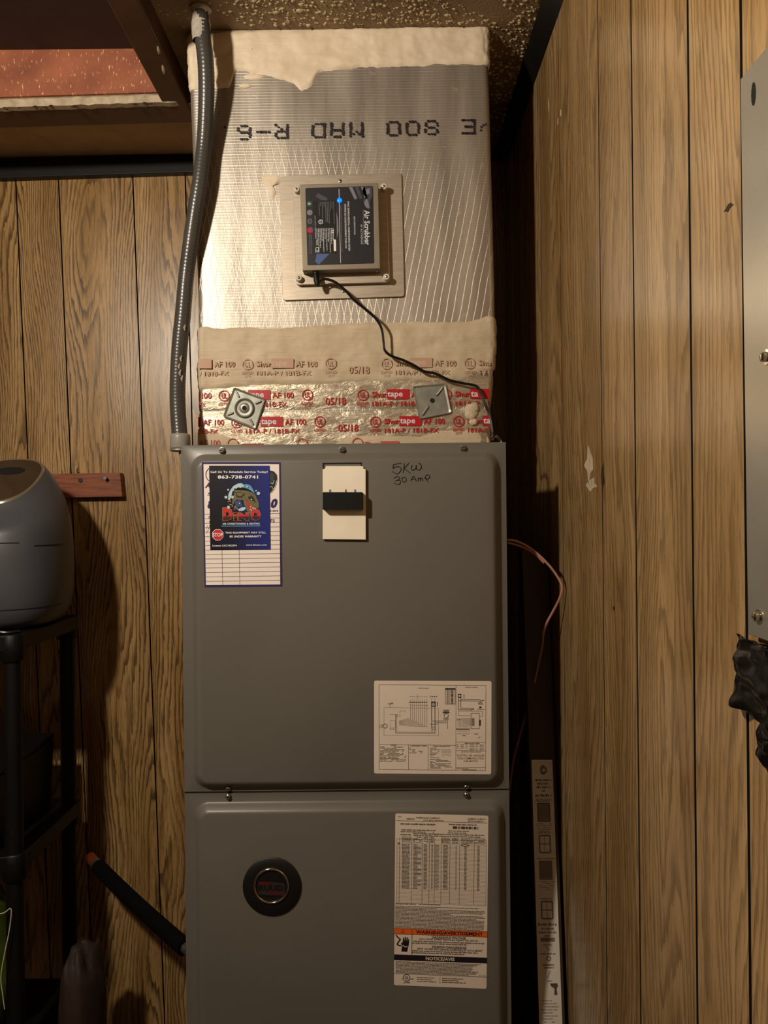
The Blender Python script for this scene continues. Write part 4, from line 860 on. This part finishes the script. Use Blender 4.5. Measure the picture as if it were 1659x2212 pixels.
for i, (dz, rr) in enumerate([(-.001, .017), (.003, .0185), (.006, .016), (.012, .0150), (.026, .0158), (.044, .0160), (.052, .0155), (.058, .0145)]):
    rows.append([Vector((tp0.x+(rr*(1+.14*mn.noise(Vector((math.cos(a)*2, math.sin(a)*2, i*.6)))))*math.cos(a), tp0.y+rr*math.sin(a)*.9, .8985-dz)) for a in [2*math.pi*k/24 for k in range(24)]])
cl.grid(rows, close=True); cl.build('ceiling_collar', M['caulk'], cd, smooth=True)['label'] = 'white-painted collar at the ceiling'
e = P(389.5, 958, 1.36); cn = MB().lathe((e.x, e.y, e.z+.017), (0, 0, -1), [(0, .0150), (.002, .0172), (.006, .0178), (.024, .0180), (.0255, .0172)], 28).build('connector_nut', M['connector'], cd, smooth=True)
MB().lathe((e.x, e.y, e.z-.0085), (0, 0, -1), [(0, .0160), (.002, .0185), (.0045, .0185), (.006, .014)], 28).build('lock_ring', M['zinc'], cd, smooth=True)
MB().tube(spline([(e.x+.005, e.y, e.z-.012), (e.x+.009, e.y, e.z-.03), (e.x+.013, e.y, e.z-.042), (X0+.001, e.y, e.z-.048)], 4), .0085, 16).build('elbow', M['connector'], cd, smooth=True)
for (px, py) in ((398, 708), (390, 775), (386, 792), (388, 806), (392, 818)):
    p = P(px, py, {708: 1.413, 775: 1.404, 792: 1.400, 806: 1.397, 818: 1.394}[py]-.0142); MB().tube([p+Vector((.002, .001, .006)), p, p+Vector((.001, .0004, -.005))], [.0008, .0022, .0008], 7).build('paint_spot', M['caulk'], cd, smooth=True)
# ------------------------------------------------------------------ thermostat wire right of the cabinet
tw = thing('thermostat_wire', tuple(P(1098, 1168, 1.33)), 'dull pink thermostat wire looping out of the right cabinet side', 'wire')
wp = [(1096, 1166, 1.33), (1115, 1169, 1.328), (1140, 1181, 1.325), (1165, 1200, 1.322), (1190, 1226, 1.318), (1208, 1252, 1.315), (1214, 1270, 1.313), (1209, 1292, 1.318), (1195, 1320, 1.33), (1180, 1348, 1.34), (1173, 1372, 1.35), (1172, 1390, 1.37), (1162, 1440, 1.40), (1146, 1510, 1.42), (1126, 1580, 1.43), (1110, 1640, 1.44), (1103, 1690, 1.45)]
MB().tube([Vector((.2008, 1.33, P(1096, 1166, 1.33).z))]+spline([P(*a) for a in wp], 6)+[Vector((.2065, 1.45, -.75))], .0021, 8).build('cable', M['wire'], tw, smooth=True)
wp2 = [(1096, 1172, 1.332), (1118, 1178, 1.330), (1140, 1187, 1.327), (1158, 1199, 1.325), (1175, 1216, 1.324)]
MB().tube([Vector((.2008, 1.332, P(1096, 1172, 1.332).z))]+spline([P(*a) for a in wp2], 6), .0018, 8).build('cable', M['wire'], tw, smooth=True)
p = P(1096, 1168, 1.33); MB().lathe((.2005, 1.33, p.z), (1, 0, 0), [(0, .014), (.003, .013), (.009, .009), (.012, .008)], 16).build('grommet', M['black_plastic'], ah, smooth=True)
p = P(1094, 1287, 1.30); MB().lathe((.2005, 1.30, p.z), (1, 0, 0), [(0, .009), (.004, .008), (.006, .006)], 16).build('copper_stub', M['copper'], ah, smooth=True)
# ------------------------------------------------------------------ carton leaning between cabinet and wall
ct = thing('blind_carton', (.30, 1.35, -1.45), 'long narrow brown carton with white instruction label leaning right of the air handler', 'carton')
def cx(z): k = (z+.07)/(-.94+.07); return .262+.006*k, 1.445-.085*k
tl, tr, br, bl = P(1127, 1188, 1.445), P(1183, 1190, 1.445), P(1220, 2250, 1.322), P(1166, 2250, 1.322)
dv = (bl-tl)/(tl.z-bl.z); ext = bl.z+1.445
b2l, b2r = bl+dv*ext, br+dv*ext
b2l.x = max(b2l.x, .222); b2r.x = min(b2r.x, .306)
MB().hexa([b2l, b2r, tr, tl], [v+Vector((0, .038, 0)) for v in (b2l, b2r, tr, tl)]).build('carton_body', M['carton'], ct, bevel=.0015)
def onc(px, py, off=.0006):      # a picture point on the carton face
    v = P(px, py, 1.0); n = (tr-tl).cross(bl-tl); k = n.dot(tl)/n.dot(v); return v*k+Vector((0, -off, 0))
sh = Sheet([(1148, 1642), (1193, 1640), (1216, 2250), (1166, 2250)], 180, 2220, 1.4); sh.at = lambda u, v, layer=1: onc(1148+(18*(v/2220))+(45+5*v/2220)*u/180, 1641+609*v/2220, .0004+.0002*layer)
sh.m(M['carton_lab']); sh.mb.face([sh.at(0, 0), sh.at(180, 0), sh.at(180, 2220), sh.at(0, 2220)])
g2 = M['txt_soft']; g1 = mat('carton_print', '584c44', .6, var=0)
sh.poly([(70, 60), (95, 35), (125, 60), (135, 90), (105, 120), (75, 110)], g2, 2); sh.disc(103, 80, 12, M['carton_lab'], 3)
for k, (a, b) in enumerate(((25, 160), (45, 140), (35, 150), (85, 105))): sh.words(a, b, 150+k*28, 18, g1, k, fill=1)
sh.words(25, 160, 270, 20, g1, 8, fill=1); sh.words(28, 158, 304, 10, g2, 9, fill=1); sh.words(40, 140, 322, 8, g2, 9)
for v, sash in ((345, 0), (590, 1), (800, 2), (1110, 1)):
    if sash == 1: sh.box_(46, v+6, 136, v+140, 12, g2); sh.line([(46, v+72), (136, v+72)], 6, g1); sh.line([(91, v), (91, v+140)], 4, g2); sh.words(40, 140, v-22, 12, g2, v, fill=1)
    else: sh.rect(44, v, 138, v+135, g2, 2); sh.box_(40, v-4, 142, v+140, 7, g1 if sash == 0 else g2, 3); sh.words(20, 165, v-28, 10, g2, v, fill=1)
    for k in range(5 if sash != 1 else 0): sh.words(26+k*5, 160-k*5, v+155+k*15, 7, g2, k+v)
sh.words(15, 165, 1285, 20, g1, 2, fill=1); sh.words(40, 140, 1322, 14, g1, 3, fill=1); sh.words(20, 160, 1350, 16, g1, 4, fill=1); sh.words(60, 110, 1380, 12, g1, 5, fill=1); sh.rect(30, 1400, 145, 1430, g2, 2); sh.words(50, 120, 1450, 10, g2, 6); sh.line([(70, 1470), (100, 1500)], 6, g2); sh.words(30, 150, 1520, 12, g1, 7, fill=1)
sh.ring(90, 1565, 16, 8, g2); sh.words(40, 130, 1605, 16, g1, 8, fill=1); sh.words(50, 130, 1630, 12, g1, 9); sh.line([(100, 1660), (75, 1720)], 5, g2); sh.words(70, 110, 1735, 12, g2, 1)
sh.poly([(95, 1760), (150, 1758), (158, 1780), (145, 1800), (150, 1850), (125, 1852), (128, 1800), (100, 1782)], g1, 2)
for k in range(9): sh.words(25+k % 3*10, 160-k % 2*15, 1890+k*24, 10, g2, k+33)
for k in range(26): 
    if k % 3: sh.rect(35+k*4.4, 2140, 37.5+k*4.4, 2215, M['ink'], 2)
sh.build('instruction_label', ct)['label'] = 'white printed instruction strip'
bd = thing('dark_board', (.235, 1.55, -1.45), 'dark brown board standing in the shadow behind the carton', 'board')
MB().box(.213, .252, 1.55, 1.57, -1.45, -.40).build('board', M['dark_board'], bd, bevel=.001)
# ------------------------------------------------------------------ galvanised panel at the right edge
gp = thing('metal_cover', (.312, .55, -.11), 'galvanised metal cover plate on the right wall at the picture edge', 'cover plate')
GX = W-.018
def onw(px, py, X=GX):
    v = P(px, py, 1.0); return v*(X/v.x)
A_, B_, C_, D_ = onw(1591, 181), onw(1616, 1370), onw(1703, 1412), onw(1700, 70)
A_.y = B_.y+.004; D_ = Vector((GX, .30, A_.z+.001)); C_ = Vector((GX, .30, B_.z-.004))
MB().prism([A_, D_, C_, B_], (.0098, 0, 0), .0006).build('cover_sheet', M['galv'], gp)
for px, py, k in ((1640, 1332, 1), (1657, 771, 1)):
    p = onw(px, py); s_ = MB().lathe((GX, p.y, p.z), (-1, 0, 0), [(-.0003, .0064), (.0008, .0062), (.0010, .0040), (.0042, .0038), (.0052, .002)], 14).build('screw', M['chrome'], gp, smooth=True, angle=35)
p = onw(1628, 203); mb = MB(); mb.prism([(GX-.0004, p.y+.0035*math.cos(a*.52), p.z+.0095*math.sin(a*.52)) for a in range(12)], (.0006, 0, 0)); mb.build('slot', M['gap'], gp)
# black plastic bag hanging under it
bg = thing('black_plastic_bag', tuple(onw(1640, 1640)), 'crumpled black plastic bag hanging below the metal cover', 'bag')
mb = MB(); rows = []
Lp = pl([(1368, 1590), (1380, 1597), (1410, 1596), (1440, 1592), (1480, 1590), (1515, 1588), (1525, 1610), (1540, 1625), (1560, 1644), (1600, 1644), (1630, 1642), (1650, 1652), (1665, 1659)])
ts = []
for j in range(40):
    py = 1368+(1668-1368)*j/39; l = Lp(py); row = []
    for i in range(16):
        px = l+(1760-l)*(i/15)**1.2; p = onw(px, py+(px-l)*.35*(j/39 < .75), W-.011); d = .012*min(1, i/2)*(.6+1.2*mn.noise(Vector((p.y*50, p.z*32, 2)))+.5*mn.noise(Vector((p.y*130, p.z*90, 2)))); row.append(Vector((W-.0085-max(.001, d+.002), p.y, p.z)))
    rows.append(row)
mb.grid(rows); b0 = mb.build('bag_film', M['bag'], bg, smooth=True, angle=180); so = b0.modifiers.new('solid', 'SOLIDIFY'); so.thickness = .0006
mb = MB(); MBp = [onw(1613, 1371, W-.022), onw(1665, 1392, W-.022)]
# ------------------------------------------------------------------ wooden strip on the back wall
st = thing('wall_strip', tuple(P(190, 1075, 1.94)), 'reddish-brown wooden strip screwed to the back wall beside the air fryer', 'wood strip')
f = [P(-230, 1080, 1.915), P(264, 1073, 1.915), P(259, 1021, 1.915), P(-230, 1030, 1.915)]
MB().hexa(f, [Vector((v.x, 1.9415, v.z)) for v in f]).build('board', M['red_strip'], st, bevel=.0008)
for px, py in ((174, 1038),): p = P(px, py, 1.9145); MB().lathe(p, (0, -1, 0), [(0, .006), (.0004, .005)], 10).build('knot', M['brown_dark'], st)
p = P(231, 1033, 1.914); s_ = MB().lathe(p, (0, -1, 0), [(0, .0025), (.012, .0025), (.013, .0045), (.015, .004)], 12).build('screw', M['screw'], st, smooth=True)
MB().tube([P(171, 1021, 1.914), P(166, 1020, 1.912), P(166, 1018, 1.905), P(168, 1011, 1.903)], .0009, 6).build('bent_nail', M['gap'], st)
# ------------------------------------------------------------------ air fryer
FXc, FYc = -.832, 1.67
fr = thing('air_fryer', (FXc, FYc, -.232), 'dark grey rounded air fryer standing on the black shelf rack', 'air fryer')
prof = [(-.232, .104), (-.226, .116), (-.215, .126), (-.195, .134), (-.16, .139), (-.12, .1405), (-.08, .140), (-.04, .1375), (0, .132), (.03, .124), (.06, .112), (.085, .099), (.100, .090), (.108, .083)]
KT = .62
def sec(z, r, n=64, k=None, e=2.5):
    out = []
    kk = KT*max(0, min(1, (z+.03)/.13)) if k is None else k
    for i in range(n):
        a = 2*math.pi*i/n; c_, s_ = math.cos(a), math.sin(a); rr = (abs(c_)**e+abs(s_)**e)**(-1/e)
        x = FXc+r*rr*c_; y = FYc+r*rr*s_*1.02; out.append(Vector((x, y, z+kk*(y-FYc-.055))))
    return out
mb = MB(); rows = [sec(z, r) for z, r in prof]; mb.grid(rows, close=True); mb.face(rows[0][::-1]); mb.face(rows[-1])
mb.build('body', M['fryer'], fr, smooth=True, angle=50)
zt, rt = prof[-1]
mb = MB(); a, b, c = sec(zt+.0005, rt), sec(zt+.004, rt*.985), sec(zt+.004, rt*.93); mb.grid([a, b, c], close=True); mb.build('control_rim', M['rim'], fr, smooth=True)
mb = MB(); b = sec(zt+.0035, rt*.95); mb.face(b); mb.build('control_panel', M['fryer_top'], fr)
mb = MB(); kk = KT
mb.face([Vector((FXc+.004+.032*math.cos(q_), FYc+.035+.014*math.sin(q_), zt+.0045+kk*(.035-.055+.014*math.sin(q_)))) for q_ in [2*math.pi*i/20 for i in range(20)]]); mb.build('display', M['gap'], fr)
def seam_t(z, i0, i1, name='seam'):
    r = None
    for (z0, r0), (z1, r1) in zip(prof[:-1], prof[1:]):
        if z0 <= z <= z1: r = r0+(r1-r0)*(z-z0)/(z1-z0)
    s_ = sec(z, r+.0002); n = len(s_); MB().tube([s_[i % n] for i in range(i0, i1+1)], .0011, 6).build(name, M['gap'], fr, smooth=True)
seam_t(-.055, 32+4, 64-9); seam_t(-.062, 64-7, 64-1); seam_t(-.19, 33, 63)
h = MB(); h.tube(spline([(FXc, 1.535, -.10), (FXc, 1.49, -.10), (FXc, 1.485, -.13), (FXc, 1.49, -.16), (FXc, 1.535, -.165)], 5), .012, 12); h.build('basket_handle', M['black_plastic'], fr, smooth=True)
for x in (-.07, .07):
    for y in (-.07, .07): MB().lathe((FXc+x, FYc+y, -.2365), (0, 0, 1), [(0, .012), (.006, .013)], 14).build('foot', M['black_plastic'], fr)
# fryer cord lying on the shelf
fc = tag(MB().tube(spline([(-1.1, 1.56, -.232), (-.95, 1.535, -.228), (-.86, 1.525, -.2315), (-.79, 1.528, -.229), (-.755, 1.53, -.2325), (-.735, 1.545, -.2325)], 8), .0035, 8).build('appliance_cord', M['cord'], smooth=True), 'black cord lying on the shelf in front of the air fryer', 'cord')
# ------------------------------------------------------------------ black plastic shelf rack
rk = thing('shelf_rack', (-1.03, 1.668, -1.45), 'black plastic shelf rack under the air fryer', 'shelf rack')
PX, PF, PB = -.745, 1.535, 1.80
def shelf(zt):
    mb = MB(); pts = rrect(-1.34, -.722, 0, 1, .001, 1)
    o_ = [Vector((p.x, p.z, 0)) for p in rrect(-1.336, -.722, 1.512, 1.826, .022, 5)]
    mb.prism([Vector((p.x, p.y, zt)) for p in o_], (0, 0, -.03), .002)
    s_ = mb.build('shelf', M['black_plastic'], rk)
    for x in (PX, -1.31):
        for y in (PF, PB): MB().lathe((x, y, zt+.001), (0, 0, -1), [(0, .021), (.003, .0235), (.050, .0235), (.053, .021)], 20).build('corner_socket', M['black_plastic'], s_, smooth=True)
for z_ in (-.237, -.672, -1.10): shelf(z_)
for x in (PX, -1.31):
    for y in (PF, PB):
        for a, b in ((-.29, -.672), (-.725, -1.10), (-1.153, -1.45)):
            MB().lathe((x, y, a), (0, 0, -1), [(0, .0165), (a-b, .0175)], 18).build('post', M['black_plastic'], rk, smooth=True)
# things stored on the rack, nearly black in the shade
tt = thing('tote_box', (-1.0, 1.67, -.672), 'black plastic tote box on the middle shelf of the rack', 'box')
MB().prism([(-1.27, 1.53, -.670), (-.78, 1.53, -.670), (-.77, 1.53, -.52), (-1.28, 1.53, -.52)], (0, .25, 0), .003).build('tub', M['black_plastic'], tt)
MB().box(-1.29, -.772, 1.522, 1.79, -.52, -.505).build('lid', M['black_plastic'], tt, bevel=.004)
def bagmesh(name, c, r, m, seed, label, cat, e=.35, zp=1.0):
    b_ = thing(name, (c[0], c[1], c[2]-r[2]), label, cat); mb = MB(); rows = []
    for j in range(19):
        th = math.pi*j/18; row = []
        for i in range(36):
            ph = 2*math.pi*i/36; d = Vector((math.sin(th)*math.cos(ph), math.sin(th)*math.sin(ph), math.cos(th))); k = 1+e*mn.noise(d*2.2+Vector((seed, 0, 0)))+e*.25*mn.noise(d*8+Vector((seed, 0, 0)))
            row.append(Vector((c[0]+d.x*r[0]*k, c[1]+d.y*r[1]*k, max(c[2]-r[2], c[2]+(abs(d.z)**zp*(1 if d.z > 0 else -1))*r[2]*k))))
        rows.append(row)
    mb.grid(rows, close=True); mb.build('bag_film', m, b_, smooth=True, angle=180); return b_
bagmesh('brown_sack', (-.675, 1.69, -1.20), (.046, .07, .25), M['brown_bag'], 3.1, 'dark brown sack standing on the floor beside the shelf rack', 'sack', .18, .35)
bagmesh('green_plastic_bag', (-.855, 1.62, -.93), (.082, .055, .169), M['green_bag'], 8.4, 'shiny green plastic bag on the lowest rack shelf, at the picture edge', 'bag', .14)
g = thing('white_wire', (-.79, 1.50, -.97), 'thin white wire dangling in front of the green plastic bag', 'wire')
MB().tube(spline([P(-20, 1978, 1.505), P(8, 1972, 1.505), P(24, 1964, 1.508), P(20, 2010, 1.505), P(10, 2060, 1.50), P(2, 2110, 1.498), P(6, 2150, 1.498), P(10, 2180, 1.50)], 7), .0010, 6).build('cable', M['white_wire'], g, smooth=True)
# ------------------------------------------------------------------ insulated refrigerant pipe
rp = thing('insulated_pipe', tuple(P(405, 2060, 1.55)), 'black foam-insulated copper pipe slanting from the rack to the air handler', 'pipe')
a, b = P(212, 1872, 1.80), P(400, 2047, 1.52); d = (b-a).normalized()
MB().tube([a+(b-a)*k/12+Vector((0, 0, -.004*math.sin(k/12*math.pi))) for k in range(13)], .0165, 18).build('foam_sleeve', M['foam'], rp, smooth=True, angle=50)
MB().tube([a-d*.045+Vector((0, .0, .004)), a-d*.006, a+d*.02], .0125, 14).build('copper_end', M['copper'], rp, smooth=True)['label'] = 'reddish copper pipe end'
MB().tube([a-d*.012, a+d*.001], .0135, 14).build('clamp', M['screw'], rp, smooth=True)
MB().tube([b-d*.004, b+d*.012, b+d*.014], [.011, .010, .004], 12).build('fitting', M['screw'], rp, smooth=True)
MB().tube([b+d*.01, Vector((X0+.004, b.y+.01, b.z-.02))], .008, 12).build('stub', M['copper'], rp, smooth=True)
